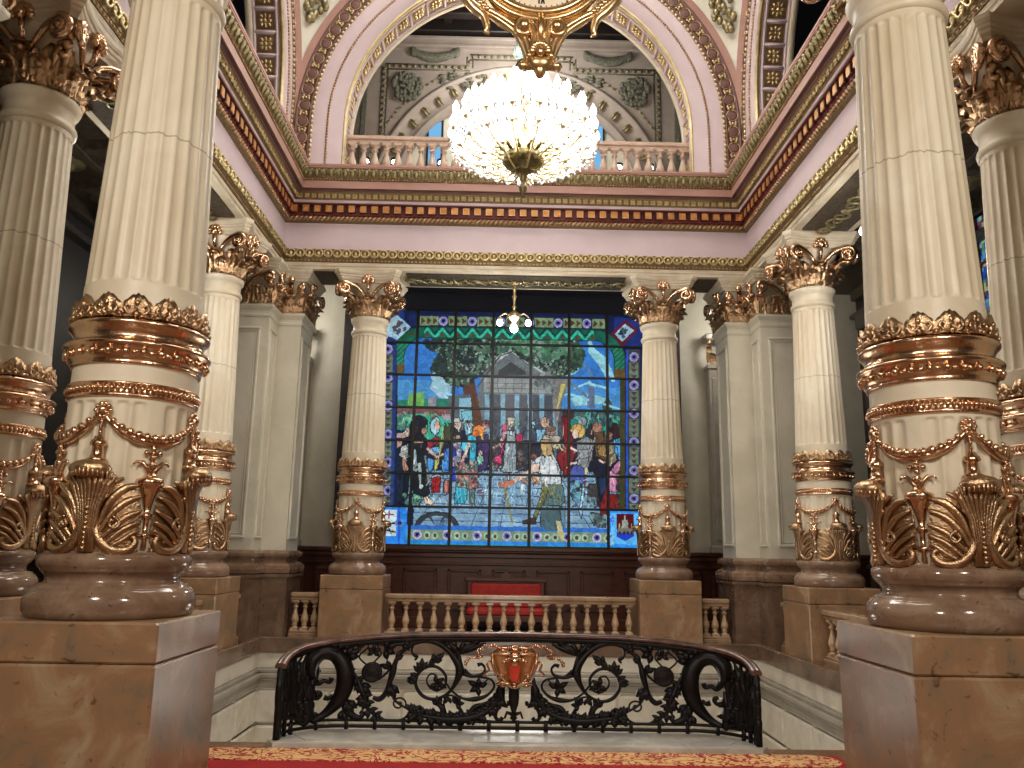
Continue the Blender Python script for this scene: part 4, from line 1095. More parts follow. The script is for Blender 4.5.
# ================================================================ red bench
b=empty('upholstered_bench',(-.06,17.35,0)); tag(b,'red upholstered bench with dark wooden back behind the marble balustrade','bench')
m=MB(); m.bbox(-.82,.82,.12,.26,.3,1.02,.03); m.bbox(-.86,.86,.10,.28,.98,1.08,.02)
m.extrude([(-.14,0),(-.08,.07),(0,.13),(.08,.07),(.14,0)],(0,.1,0),(0,.13,1.07))
for s in (-1,1): m.bbox(s*.84-.05,s*.84+.05,-.42,.26,.05,.55,.02)
m.bbox(-.86,.86,-.44,-.36,.22,.34,.015); m.build('frame',M['wood'],b)
m=MB(); m.bbox(-.74,.74,.06,.16,.46,.96,.04); m.build('back_cushion',M['redseat'],b)
m=MB(); m.bbox(-.8,.8,-.42,.10,.32,.48,.05); m.build('seat_cushion',M['redseat'],b)
for s in (-1,1):
    m=MB(); m.bbox(s*.86-.07,s*.86+.07,-.40,.14,.54,.64,.03); m.build('armrest',M['redseat'],b)
    for y in (-.38,.2):
        m=MB(); m.lathe([(.03,0),(.045,.04),(.03,.08),(.04,.2),(.045,.3)],10,(s*.8,y,0)); m.build('leg',M['wood'],b)
# ================================================================ crystal chandelier
ch=empty('crystal_chandelier',(0,YC,0)); tag(ch,'large lit crystal chandelier hanging in the middle of the hall','chandelier')
M['bronze']=goldm('dark_bronze',(92,84,58),(130,118,84),.35)
M['glassgreen']=mat_noise('pale_green_glass',(176,200,190),(206,222,214),4,.15)
m=MB(); m.lathe([(.015,6.24),(.03,6.27),(.02,6.30),(.045,6.34),(.06,6.40),(.04,6.44),(.03,6.47),(.05,6.53),(.07,6.58),(.12,6.63),(.22,6.68),(.29,6.75),(.30,6.82),(.26,6.88),(.10,6.90),(.05,6.92),(.05,7.6),(.09,7.65),(.04,7.7),(.04,8.1),(.10,8.12),(.13,8.2),(.1,8.28),(.04,8.3),(.04,15.2)],24)
for k in range(14):
    a=2*PI*k/14; m.tube([(.24*math.cos(a),.24*math.sin(a),6.84),(.36*math.cos(a),.36*math.sin(a),6.90),(.43*math.cos(a),.43*math.sin(a),6.87)],[.03,.02,.01],6)
m.build('bronze_stem',M['bronze'],ch)
m=MB(); m.lathe([(.05,7.98),(.16,8.02),(.10,8.06),(.11,8.36),(.17,8.40),(.16,8.46),(.12,8.50),(.13,8.62),(.06,8.68)],20); m.build('glass_vase',M['glassgreen'],ch)
tiers=[(6.86,.56,9),(6.98,.86,16),(7.14,.99,18),(7.32,.97,18),(7.5,.82,15),(7.68,.60,12),(7.84,.36,7),(7.98,.16,4)]
bme=None
for z,r,n in tiers:
    mA=MB()
    # swan arm, candle cup
    mA.tube([(.08,0,z-.20),(r*.4,0,z-.28),(r*.8,0,z-.2),(r,0,z-.09)],[.014,.013,.012,.012],6)
    mA.lathe([(.01,z-.1),(.035,z-.085),(.04,z-.07),(.012,z-.065),(.012,z-.02)],10,(r,0,0))
    mB=MB(); mB.lathe([(.012,-.03),(.036,-.015),(.046,.02),(.04,.06),(.022,.10),(.004,.14)],10,(0,0,0))
    for i in range(n):
        a=2*PI*(i+.5*(n%4==0))/n
        if i==0: oa=mA.build('lamp_arm',M['goldy'],ch); am=oa.data
        else: oa=bpy.data.objects.new('lamp_arm',am); link(oa,ch)
        oa.rotation_euler=(0,0,a)
        if bme is None: ob=mB.build('lamp_bulb',M['bulb'],oa); bme=ob.data
        else: ob=bpy.data.objects.new('lamp_bulb',bme); link(ob,oa)
        ob.location=(r,0,z)
m=MB(); g=MB(); rr=random.Random(2)
for (z,r,n),(z2,r2,n2) in zip(tiers[:-1],tiers[1:]):
    for i in range(n*3):
        a=2*PI*i/(n*3)
        for k in range(10):
            u=k/9; sag=.10*math.sin(PI*u); R_=r+(r2-r)*u; m.ell((R_*math.cos(a),R_*math.sin(a),z+(z2-z)*u-sag-.05),(.016,.016,.022),5,3)
for z,r,n in tiers:
    for i in range(n*3):
        a=2*PI*i/(n*3)
        for k in range(3 if z>7.0 else 0): m.ell((r*1.0*math.cos(a),r*1.0*math.sin(a),z-.12-.05*k),(.014,.014,.02),5,3)
        if z>7.0: m.ell((r*.7*math.cos(a),r*.7*math.sin(a),z-.25+rr.uniform(-.04,.04)),(.02,.02,.035),5,3)

for i in range(1500):
    z=rr.uniform(6.98,7.95); rmax=float(np.interp(z,[t[0] for t in tiers],[t[1] for t in tiers])); a=rr.uniform(0,2*PI); R_=rmax*rr.uniform(.45,1.02)
    m.ell((R_*math.cos(a),R_*math.sin(a),z-.06),(.018,.018,.032),5,3)
m.build('crystal_strings',M['crystal'],ch)
# ================================================================ hanging gilt clock
ck=empty('gilt_hanging_clock',(0,YN+.0,0)); tag(ck,'ornate gilt scrolled clock with white dial at the top centre, half out of frame','clock')
ZC=5.975; RD=.42
def ckp(x,y,z): return Vector((x,y,z))
m=MB()
def rg_(r,y,w): return [ckp(r*math.cos(2*PI*k/48),y,ZC+r*math.sin(2*PI*k/48)) for k in range(49)]
for r,y,w in ((RD+.03,-.13,.03),(RD+.075,-.11,.025),(RD+.0,-.12,.015)): m.tube(rg_(r,y,w),w,8)
P=[[ckp((RD+.10)*math.cos(a),y,ZC+(RD+.10)*math.sin(a)) for a in [2*PI*k/48 for k in range(48)]] for y in (-.1,.1)]
m.grid(P,closed=True); m.add(P[1],[tuple(range(48))],False)
m.build('case',M['goldo'],ck)
m=MB(); m.add([ckp(RD*math.cos(2*PI*k/48),-.11,ZC+RD*math.sin(2*PI*k/48)) for k in range(48)],[tuple(range(47,-1,-1))],False); m.add([ckp(RD*math.cos(2*PI*k/48),.105,ZC+RD*math.sin(2*PI*k/48)) for k in range(48)],[tuple(range(48))],False)
M['dial']=mat_noise('cream_enamel_dial',(244,226,200),(250,236,214),3,.3); dl=m.build('dial',M['dial'],ck)
m=MB()
for k in range(60):
    a=2*PI*k/60; r0,r1=(.385,.40); w=.003 if k%5 else .006
    m.tube([ckp(r0*math.sin(a),-.115,ZC+r0*math.cos(a)),ckp(r1*math.sin(a),-.115,ZC+r1*math.cos(a))],w,4)
NUM={1:'I',2:'II',3:'III',4:'IIII',5:'V',6:'VI',7:'VII',8:'VIII',9:'IX',10:'X',11:'XI',12:'XII'}
for h,t in NUM.items():
    a=2*PI*h/12; wd=.028*len(t); x=-wd/2+.014
    for c in t:
        segs={'I':[((0,-1),(0,1))],'V':[((-.5,1),(0,-1)),((0,-1),(.5,1))],'X':[((-.5,1),(.5,-1)),((-.5,-1),(.5,1))]}[c]
        for (ax0,az0),(ax1,az1) in segs:
            pp=[]
            for lx,lz in ((x+ax0*.02,az0*.03),(x+ax1*.02,az1*.03)):
                X=lx; Zl=.335+lz; pp.append(ckp(X*math.cos(a)+Zl*math.sin(a),-.115,ZC-X*math.sin(a)+Zl*math.cos(a)))
            m.tube(pp,.0055,4)
        x+=.028
m.build('numerals',M['black'],dl)
m=MB(); m.tube([ckp(0,-.12,ZC),ckp(-.12,-.12,ZC+.2)],[.01,.006],4); m.tube([ckp(0,-.122,ZC),ckp(.2,-.122,ZC+.24)],[.008,.004],4); m.build('hands',M['black'],dl)
m=MB()
for s in (-1,1):
    for off in (-.035,0,.035):
        pts=cr([(.075+off*.3,5.16),(.10+off,5.30),(.17+off,5.42),(.32+off*.8,5.53),(.48+off*.8,5.62),(.60+off*.6,5.76),(.66+off*.5,5.95),(.62,6.15)],4)
        m.tube([ckp(s*x,-.06-.02*(off==0),z) for x,z in pts],.024,7)
    # inner scrolls beside the keystone ornament
    sp=spiral2(.115,5.43,.06,1.3,PI*.0,1,18,.7)
    pts=[(.05,5.20),(.06,5.28),(.09,5.34)]+[]; 
    m.tube([ckp(s*x,-.10,z) for x,z in cr([(.09,5.17),(.055,5.24),(.05,5.34),(.055,5.42),(.09,5.48)],4)+spiral2(.12,5.41,.07,1.3,PI*.6,-1,18,.7)],.026,7)
    m.ell(ckp(s*.12,-.13,5.41),(.05,.05,.05),12,8)
    m.ell(ckp(s*.125,-.05,5.13),(.042,.04,.035),10,6)
    # outer curled leaves
    m.tube([ckp(s*x,-.06,z) for x,z in cr([(.66,5.95),(.58,5.72),(.50,5.60),(.425,5.53),(.40,5.44),(.41,5.40),(.38,5.385)],4)],[.05,.045,.035,.02,.012],7)
    m.tube([ckp(s*x,-.06,z) for x,z in cr([(.62,6.15),(.70,6.25),(.66,6.4),(.5,6.5),(.3,6.52),(.1,6.6)],4)],.04,7)
    for k in range(9):
        u=k/8; m.ell(ckp(s*(.40+.22*u),-.09,5.57+.2*u),(.035,.03,.022),6,4)
m.tube([ckp(0,-.11,5.28),ckp(0,-.13,5.40),ckp(0,-.12,5.52)],[.022,.03,.035],8)
for k in range(9):
    a=PI*k/8; m.ell(ckp(.06*math.cos(a),-.12,5.21+.06*math.sin(a)),(.03,.03,.03),7,5)
m.ell(ckp(0,-.13,5.20),(.035,.03,.035),8,6); m.ell(ckp(0,-.06,5.15),(.10,.06,.07),12,8); m.ell(ckp(0,-.05,5.24),(.09,.05,.10),12,8); m.lathe([(.004,5.02),(.03,5.04),(.045,5.075),(.05,5.10),(.03,5.13)],12,(0,-.06,0))
m.tube([ckp(-.14,-.05,5.12),ckp(0,-.05,5.15),ckp(.14,-.05,5.12)],[.02,.05,.02],7)
m.build('scroll_frame',M['goldo'],ck)
m=MB(); m.tube([ckp(0,0,6.5),ckp(0,0,6.66)],.05,8); m.lathe([(.05,6.55),(.12,6.6),(.16,6.655)],16); m.build('ceiling_mount',M['goldo'],ck)
# ================================================================ small pendant lamps under the entablature
def make_pendant():
    r=empty('pendant_lamp'); tag(r,'x','pendant lamp','small three globe brass pendants under the entablature')
    m=MB(); m.lathe([(.16,6.62),(.17,6.60),(.12,6.57),(.05,6.55),(.03,6.50),(.025,6.40),(.05,6.37),(.03,6.33),(.02,6.2),(.045,6.16),(.02,6.12),(.03,6.08),(.10,6.03),(.14,5.98),(.09,5.92),(.05,5.86),(.02,5.82)],16)
    for k in range(8):
        a=k*PI/4; m.ell((.16*math.cos(a),.16*math.sin(a),6.60),(.045,.045,.02),6,4)
    m.build('brass_stem',M['goldy'],r)
    for k in range(4):
        a=2*PI*k/4+.0; q=MB()
        ca,sa=math.cos(a),math.sin(a)
        q.tube([(.06*ca,.06*sa,5.98),(.18*ca,.18*sa,6.04),(.27*ca,.27*sa,5.97),(.27*ca,.27*sa,5.92)],[.015,.014,.014,.02],6)
        q.lathe([(.02,5.94),(.05,5.92),(.055,5.90)],10,(.27*ca,.27*sa,0)); am=q.build('arm',M['goldy'],r)
        q=MB(); q.ell((.27*ca,.27*sa,5.85),(.06,.06,.065),12,8); q.build('glass_globe',M['bulbs'],am)
    q=MB(); q.ell((0,0,5.74),(.075,.075,.08),14,8); q.build('glass_globe',M['bulbs'],r)
    return r
p0=make_pendant()
for i,(x,y,l) in enumerate(((-.02,YF,'small brass pendant with lit globes hanging before the stained glass window'),(4.8,10.2,'small brass pendant whose lit globe peeks out left of the large right column'),(-4.8,10.2,'small brass pendant in the left aisle hidden behind the large left column'))):
    o=p0 if i==0 else copy_tree(p0); o.location=(x,y,0); o['label']=l; o.rotation_euler=(0,0,(0,.25,-.25)[i])
# ================================================================ stained glass
PX0,PY0,PW,PH=370,304,284,252; SS=3
IMG=np.zeros((PH*SS,PW*SS,3)); YY,XX=np.mgrid[0:PH*SS,0:PW*SS]; XX=XX/SS+PX0+.17; YY=YY/SS+PY0+.17
def paint(mask,c,k=1.0): IMG[mask]=IMG[mask]*(1-k)+np.array(c)*k
def sl(x0,y0,x1,y1):
    a=max(0,int((y0-PY0)*SS)-1);b=min(PH*SS,int((y1-PY0)*SS)+2);c=max(0,int((x0-PX0)*SS)-1);d=min(PW*SS,int((x1-PX0)*SS)+2)
    return (slice(a,max(a,b)),slice(c,max(c,d)))
def lpaint(S,mask,c,k):
    v=IMG[S]; v[mask]=v[mask]*(1-k)+np.array(c)*k
def lmask(poly):
    S=sl(min(p[0] for p in poly),min(p[1] for p in poly),max(p[0] for p in poly),max(p[1] for p in poly)); X=XX[S];Y=YY[S]
    ins=np.zeros(X.shape,bool); n=len(poly)
    for i in range(n):
        x0,y0=poly[i];x1,y1=poly[(i+1)%n]
        if y0==y1: continue
        ins^=((y0>Y)!=(y1>Y))&(X<(x1-x0)*(Y-y0)/(y1-y0)+x0)
    return S,ins
def pmask(poly):
    S,i_=lmask(poly); o=np.zeros(XX.shape,bool); o[S]=i_; return o
def poly(p,c,k=1):
    S,i_=lmask(p); lpaint(S,i_,c,k)
def ell(x,y,a,b,c,k=1,ang=0):
    R_=max(a,b); S=sl(x-R_,y-R_,x+R_,y+R_); ca,sa=math.cos(ang),math.sin(ang); X=XX[S];Y=YY[S]; u=(X-x)*ca+(Y-y)*sa; v=-(X-x)*sa+(Y-y)*ca; lpaint(S,(u/a)**2+(v/b)**2<1,c,k)
def line(x0,y0,x1,y1,w,c,k=1):
    S=sl(min(x0,x1)-w,min(y0,y1)-w,max(x0,x1)+w,max(y0,y1)+w); X=XX[S];Y=YY[S]
    dx,dy=x1-x0,y1-y0; L=math.hypot(dx,dy)+1e-9; t=np.clip(((X-x0)*dx+(Y-y0)*dy)/(L*L),0,1); lpaint(S,(X-x0-t*dx)**2+(Y-y0-t*dy)**2<(w/2)**2,c,k)
rs_=np.random.RandomState(4)
def blobs(poly_,n,a,b,cols):
    mk=pmask(poly_); ys,xs=np.nonzero(mk)
    for i in range(n):
        j=rs_.randint(len(ys)); c=cols[rs_.randint(len(cols))]; x=xs[j]/SS+PX0;y=ys[j]/SS+PY0
        s=.5+rs_.rand(); ell(x,y,a*s,b*s,c,.9,rs_.rand()*3)
SL=.0178
def rl_(x): return (x-390)*SL
IMG[:]=(16,24,54)
# sky and ground
poly([(396,330),(622,334),(622,432),(396,428)],(52,118,196))
poly([(396,330),(622,334),(622,345),(396,341)],(40,98,180))
poly([(396,380),(455,380),(455,402),(396,402)],(72,140,196)); poly([(560,385),(622,388),(622,412),(560,408)],(70,138,200))
poly([(434,378),(446,374),(452,386),(446,396),(456,400),(440,398),(430,388)],(160,192,210))
for p in ([(590,342),(596,350),(606,360),(612,374),(606,378),(598,364),(588,352)],[(570,398),(590,394),(612,400),(600,404),(575,406)],[(552,372),(572,366),(585,364),(575,374),(556,378)]): poly(p,(140,196,206))
poly([(396,400),(455,398),(455,432),(396,428)],(40,120,100)); poly([(396,408),(455,406),(455,414),(396,414)],(120,80,80)); poly([(408,394),(424,392),(424,406),(408,406)],(110,170,90)); poly([(428,398),(436,396),(436,406),(428,406)],(140,140,150)); poly([(396,414),(455,414),(455,420),(396,420)],(160,150,160)); poly([(396,420),(455,420),(455,430),(396,430)],(50,170,150))
poly([(556,410),(622,412),(622,420),(556,418)],(60,40,50)); poly([(556,418),(622,420),(622,440),(556,438)],(40,120,110)); poly([(575,412),(600,413),(600,417),(575,416)],(50,150,110))
poly([(588,384),(594,384),(595,408),(587,408)],(90,110,140)); poly([(603,404),(608,396),(612,404),(612,412),(603,412)],(60,80,60))
fr_0=None
for q in ([(430,374),(440,370),(452,380),(450,396),(436,390)],): poly(q,(150,190,206))
for x0,y0,x1,y1,w in ((590,343,594,351,4),(594,351,604,358,4),(604,358,610,370,3.5),(610,370,613,380,4),(556,396,570,394,2),(570,394,588,400,2.5),(590,384,606,388,2.5),(604,404,622,410,2),(444,392,460,398,2),(575,388,590,382,2)): line(x0,y0,x1,y1,w,(140,200,214))
for x0,y0,x1,y1,w in ((555,376,575,386,3),(575,386,586,396,3),(570,362,586,366,2.5),(586,366,592,376,2)): line(x0,y0,x1,y1,w,(90,120,150))
# temple
poly([(478,392),(486,360),(512,344),(545,366),(560,376),(562,440),(478,440)],(98,108,112))
poly([(486,364),(511,346),(548,372),(546,376),(511,352),(486,370)],(170,176,178)); poly([(498,371),(511,362),(526,372),(526,375),(498,375)],(52,56,58))
poly([(484,378),(562,380),(562,394),(484,392)],(140,146,146)); poly([(486,394),(562,396),(562,440),(486,438)],(70,76,86))
for x in (487,503,517,530,542,555): poly([(x-2.2,394),(x+2.2,394),(x+2.6,440),(x-2.6,440)],(118,160,182))
for y in (383,388): line(486,y,560,y+1.5,.8,(80,90,92))
for x in range(490,560,8): line(x,378,x,392,.6,(84,92,94))
poly([(462,385),(474,378),(484,430),(470,430)],(86,56,44)); poly([(448,396),(470,394),(470,430),(452,430)],(84,96,104)); poly([(459,398),(471,398),(472,420),(460,420)],(130,180,200))
# tree canopy
can=[(428,346),(436,338),(470,336),(520,334),(560,336),(578,342),(584,352),(572,360),(578,370),(560,378),(545,372),(520,358),(510,348),(495,358),(480,376),(468,384),(450,386),(444,376),(430,370),(434,362),(440,356)]
poly(can,(36,48,52)); blobs(can,900,2.6,1.8,[(30,42,46),(40,58,54),(60,84,70),(84,110,92),(26,36,42),(46,60,60)]); blobs(can,420,1.3,1.0,[(130,150,138),(90,150,110),(24,32,38),(56,104,78),(150,166,160)])
for x0,y0,x1,y1,w in ((478,386,500,356,1.6),(500,356,530,345,1.3),(470,378,450,352,1.5),(548,376,575,352,1.4),(520,352,560,340,1.2),(466,372,436,362,1.2)): line(x0,y0,x1,y1,w,(70,66,60))
blobs([(423,342),(440,336),(446,350),(430,352)],50,2,1.6,[(34,46,50),(44,60,58)]); blobs([(428,362),(446,356),(450,376),(432,374)],60,2,1.6,[(34,46,50),(44,60,58)]); blobs([(572,346),(586,352),(582,368),(566,366)],60,2,1.6,[(40,60,54),(60,90,70)])
blobs([(500,338),(565,338),(570,352),(545,362),(512,346),(500,352)],160,3,2,[(70,120,84),(90,140,110),(60,90,76),(126,150,140)])
blobs([(540,372),(560,378),(556,392),(535,384)],60,3,2,[(110,118,120),(140,150,150),(80,88,90)])
poly([(556,378),(572,380),(562,400),(556,430),(552,400)],(120,120,116)); poly([(561,384),(566,384),(560,402),(556,412)],(200,190,110))
# paving
poly([(384,470),(622,472),(622,530),(384,526)],(122,158,186))
for i in range(34): ell(400+rs_.rand()*210,474+rs_.rand()*50,9,4,[(140,176,200),(104,138,170),(150,186,206),(92,124,158)][rs_.randint(4)],.7,0)
for k in range(-8,12): line(510+k*16,472,500+k*30,528,.8,(60,80,100))
for y in (478,486,494,503,512,520): line(400,y,620,y+4,.8,(66,88,110))
# crowd, drawn piece by piece
TX=(0,0,1.0)
def fr_(x0,y0,sc):
    global TX; TX=(x0,y0,sc)
def tp(p): return [(TX[0]+x/TX[2],TX[1]+y/TX[2]) for x,y in p]
DK=(16,20,26)
def pc(pts,c,o=.8):
    q=tp(pts); poly(q,c)
    if o:
        for i in range(len(q)): line(*q[i],*q[(i+1)%len(q)],o,DK,.8)
def el(x,y,a,b,c,ang=0,o=1):
    X=TX[0]+x/TX[2];Y=TX[1]+y/TX[2]
    if o: ell(X,Y,a/TX[2]+.5,b/TX[2]+.5,DK,.8,ang)
    ell(X,Y,a/TX[2],b/TX[2],c,1,ang)
def ln(x0,y0,x1,y1,w,c): 
    q=tp([(x0,y0),(x1,y1)]); line(*q[0],*q[1],w/TX[2],c)
def bl(pts,n,a,b,cols): blobs(tp(pts),n,a/TX[2],b/TX[2],cols)
SK=(206,168,142); SKD=(150,104,82)
# left group (crop 382,410 scale 7.68)
fr_(382,410,7.68)
pc([(30,20),(220,20),(220,150),(30,150)],(54,130,112),0); bl([(30,10),(230,10),(230,120),(30,120)],40,12,8,[(60,190,150),(90,60,70),(40,80,60),(120,170,140),(150,120,140)])
pc([(230,30),(470,30),(470,230),(350,230)],(60,170,140),0); bl([(330,20),(480,20),(480,60),(330,60)],20,16,6,[(150,140,150),(110,60,60),(80,160,90)])
pc([(36,200),(60,190),(150,200),(200,260),(210,480),(200,640),(190,740),(20,740),(30,340)],(18,28,36)); pc([(60,350),(150,340),(170,460),(160,700),(70,720)],(26,40,56),1)
for x in (80,110,140): ln(x,480,x-4,720,3,(12,16,22))
el(76,90,42,58,(54,38,36)); el(82,108,26,36,SKD); pc([(60,240),(90,240),(100,300),(70,300)],(196,206,214)); el(126,256,26,32,(190,150,140),.6); pc([(100,180),(180,170),(206,200),(160,220),(110,215)],(176,150,146)); el(196,170,18,34,(206,172,160))
pc([(150,280),(210,255),(250,290),(240,330),(180,380),(130,350)],(170,176,170)); ln(140,330,220,290,4,(70,80,80)); ln(150,350,230,320,4,(70,80,80)); pc([(152,370),(182,360),(186,460),(158,466)],(176,130,112))
pc([(215,110),(240,60),(290,44),(340,90),(330,160),(320,300),(340,420),(370,640),(330,670),(240,640),(215,500),(200,300)],(20,28,36)); el(290,84,62,40,(24,32,42),.2); el(256,150,24,34,(60,44,44)); el(325,160,22,24,(150,110,90)); pc([(244,238),(320,234),(318,254),(246,256)],(190,150,130))
pc([(226,290),(262,300),(270,400),(266,470),(236,470)],(150,166,170)); pc([(270,410),(300,400),(306,470),(302,580),(286,580)],(150,170,166)); el(300,588,14,18,(176,196,190)); pc([(318,340),(344,350),(370,560),(350,570),(336,440)],(120,140,136))
pc([(236,640),(300,660),(306,700),(240,700)],(80,160,140)); bl([(160,650),(300,650),(300,720),(170,720)],24,12,8,[(120,170,120),(60,120,110),(30,40,50),(150,190,180)]); pc([(316,670),(350,660),(404,710),(390,726),(330,722)],(206,186,164))
pc([(370,90),(420,50),(446,80),(438,170),(410,200),(372,160)],(160,206,226)); el(426,118,20,34,SK); pc([(346,250),(420,200),(450,220),(440,250),(380,280),(350,310)],(150,36,50)); pc([(370,290),(440,280),(440,330),(400,350),(372,330)],(110,170,220)); ln(352,300,420,362,20,SK); ln(420,362,466,340,16,SK)
pc([(344,360),(400,380),(390,450),(360,490),(350,430)],(76,150,216)); pc([(400,380),(430,370),(426,450),(402,470)],(176,190,110)); pc([(440,240),(490,120),(492,200),(440,370)],(130,136,80)); ln(470,130,430,420,6,(196,196,130)); pc([(380,520),(450,490),(446,630),(376,640)],(150,28,36)); for_x=[ln(x,510,x-6,630,4,(90,14,20)) for x in (396,414,434)]
pc([(376,510),(440,486),(446,496),(384,526)],(176,200,216)); pc([(460,380),(492,380),(492,470),(462,470)],(90,170,220)); pc([(470,550),(492,550),(492,630),(472,626)],(176,90,80))
# centre-left group (crop 444,410 scale 7.68)
fr_(444,410,7.68)
pc([(0,100),(60,100),(60,240),(0,240)],(60,70,50)); pc([(50,130),(100,140),(140,160),(140,230),(60,230)],(30,40,48)); el(106,108,28,36,(196,176,164)); el(100,80,26,16,(190,190,186)); pc([(60,200),(120,190),(130,220),(64,228)],(180,150,130))
pc([(140,80),(215,58),(215,72),(145,98)],(140,110,60)); pc([(130,10),(215,0),(220,90),(140,70)],(120,180,196)); pc([(150,110),(210,80),(226,170),(170,200)],(120,176,196)); el(192,124,18,32,(170,180,180))
pc([(60,240),(130,240),(140,300),(130,400),(60,440)],(120,116,140)); bl([(60,240),(130,240),(130,440),(60,440)],30,8,10,[(200,196,210),(90,80,120),(40,40,60),(170,190,200)]); pc([(50,300),(90,300),(94,350),(56,356)],(30,50,180)); pc([(48,460),(84,440),(86,545),(46,540)],(34,60,214)); pc([(0,300),(40,290),(36,480),(0,480)],(60,120,200)); pc([(0,540),(40,540),(36,640),(0,640)],(150,90,84)); ln(18,540,16,640,6,(210,150,130))
pc([(255,180),(340,190),(350,300),(330,440),(270,480),(260,320)],(62,48,94)); for_x=[ln(x,220,x-4,440,4,(40,30,60)) for x in (290,312,332)]; el(318,112,24,30,(150,104,100)); el(322,92,26,14,(90,70,70)); pc([(180,200),(240,180),(250,240),(240,400),(190,420),(200,280)],(50,170,200)); pc([(136,240),(190,230),(186,310),(150,320),(128,290)],(70,196,226)); el(268,160,44,40,(216,130,60),.3); el(244,180,26,24,(196,100,44)); ln(196,240,166,330,22,(206,170,160)); ln(166,330,120,440,20,(206,176,166)); el(120,436,18,12,(206,176,166),.5)
el(278,330,16,18,(196,180,170)); pc([(250,360),(300,350),(306,390),(262,430)],(120,196,170)); 
pc([(110,420),(230,400),(262,440),(262,600),(200,610),(90,590),(100,480)],(140,90,90)); bl([(100,410),(250,400),(262,600),(90,590)],110,10,10,[(196,110,110),(80,40,50),(110,170,150),(214,170,160),(40,80,70),(60,110,120)])
pc([(90,590),(180,600),(176,690),(150,720),(80,720),(86,640)],(50,160,186)); for_x=[ln(x,600,x+14,710,5,(110,210,220)) for x in (100,124,156)]; pc([(190,610),(240,610),(232,720),(200,720)],(84,110,104)); el(280,628,28,12,(110,80,84))
# woman in the centre
pc([(380,330),(450,330),(450,470),(380,470)],(66,76,80)); pc([(360,240),(440,200),(444,470),(360,470)],(60,60,70),0); bl([(360,380),(440,380),(440,470),(360,470)],16,12,10,[(120,140,136),(170,176,170),(50,60,64)])
pc([(446,140),(484,120),(478,200),(450,300),(440,420),(380,390),(390,360),(440,340),(440,220)],(206,66,110)); pc([(545,190),(600,180),(612,330),(580,340),(560,250)],(176,44,84)); el(468,136,22,24,(226,90,130)); pc([(480,160),(550,160),(548,240),(566,480),(450,480),(462,330),(480,240)],(150,166,170)); for_x=[ln(510+k*12,250,506+k*20,470,3,(84,96,104)) for k in (-3,-1,0,1,2)]; ln(466,180,424,266,18,(214,184,170)); ln(424,266,382,290,13,(214,184,170)); el(514,96,20,32,(220,200,186)); el(514,70,30,14,(176,176,150)); ln(492,90,488,150,8,(120,100,90)); ln(540,90,544,150,8,(120,100,90)); pc([(500,160),(528,160),(522,196),(506,196)],(206,220,220)); el(566,108,14,14,(96,190,130)); pc([(484,500),(500,480),(502,540),(488,540)],(206,170,140))
ln(430,575,480,560,34,(170,96,70)); ln(460,580,520,560,28,(176,110,84)); ln(520,556,620,510,26,(214,186,174)); ln(466,610,500,768,16,(130,128,84))
# right centre (crop 500,410 scale 5.69)
fr_(500,410,5.69)
pc([(90,180),(160,180),(160,340),(90,340)],(44,48,56),0); bl([(100,230),(160,230),(160,350),(100,350)],16,9,9,[(80,80,84),(120,100,90),(30,34,40)]); pc([(170,60),(250,60),(250,180),(170,180)],(60,70,84),0); pc([(180,70),(200,60),(206,110),(184,110)],(130,180,200)); el(190,140,20,34,(60,70,90))
pc([(206,110),(260,110),(250,180),(210,180)],(120,176,200)); el(256,70,24,28,(196,160,136)); el(290,120,28,30,(150,120,110)); el(290,106,26,16,(120,90,76)); pc([(240,140),(350,150),(330,200),(310,270),(240,240)],(176,166,150)); pc([(230,170),(290,170),(300,250),(260,270),(234,240)],(190,160,110)); pc([(300,200),(324,200),(330,280),(306,280)],(60,90,120))
pc([(350,40),(398,30),(398,400),(350,340),(322,260),(340,230),(366,230)],(128,16,30)); ln(362,80,360,150,8,(206,150,120)); bl([(306,180),(376,190),(370,230),(306,226)],16,8,7,[(170,160,120),(206,196,150),(120,120,90)]); for_x=[ln(x,240,x+6,380,4,(84,8,20)) for x in (356,374,388)]
pc([(170,280),(230,262),(300,262),(330,300),(346,350),(350,420),(310,430),(240,420),(232,360),(170,350)],(184,200,206)); pc([(222,300),(300,290),(320,300),(330,400),(296,430),(250,410)],(206,214,216),0); ln(280,300,286,420,3,(130,146,156)); ln(320,300,352,400,6,(60,50,50)); pc([(168,310),(226,300),(224,350),(170,362)],(206,176,160)); ln(190,340,100,390,24,(210,180,166)); ln(110,388,64,410,22,(206,172,154)); ln(70,410,16,426,26,(176,110,84)); el(206,236,32,34,(34,40,52)); el(194,266,15,18,(130,86,72)); ln(28,440,70,640,12,(130,128,84)); pc([(180,370),(222,366),(226,420),(190,424)],(160,130,110)); bl([(180,370),(226,366),(226,424),(186,424)],10,7,8,[(226,196,150),(90,60,50),(206,150,100)]); el(140,404,14,14,(170,120,100)); ln(130,430,130,470,20,(190,210,220))
pc([(240,420),(360,430),(372,520),(340,545),(250,545),(240,500)],(86,112,112)); pc([(232,555),(330,560),(348,600),(330,690),(250,680),(230,640)],(74,102,108)); pc([(340,550),(372,545),(372,690),(350,640)],(96,130,150)); pc([(240,426),(276,440),(262,500),(230,560),(206,620),(200,650),(190,600),(222,520)],(112,116,72)); ln(252,416,330,500,12,(106,110,70)); ln(346,420,270,480,10,(106,110,70)); ln(330,500,372,530,8,(60,60,44))
pc([(130,630),(200,610),(206,650),(130,650)],(60,48,44)); el(260,650,30,24,(74,100,116)); pc([(314,636),(340,630),(366,720),(356,748),(340,720),(324,700)],(206,200,150)); pc([(300,640),(316,640),(330,700),(296,690)],(50,56,60))
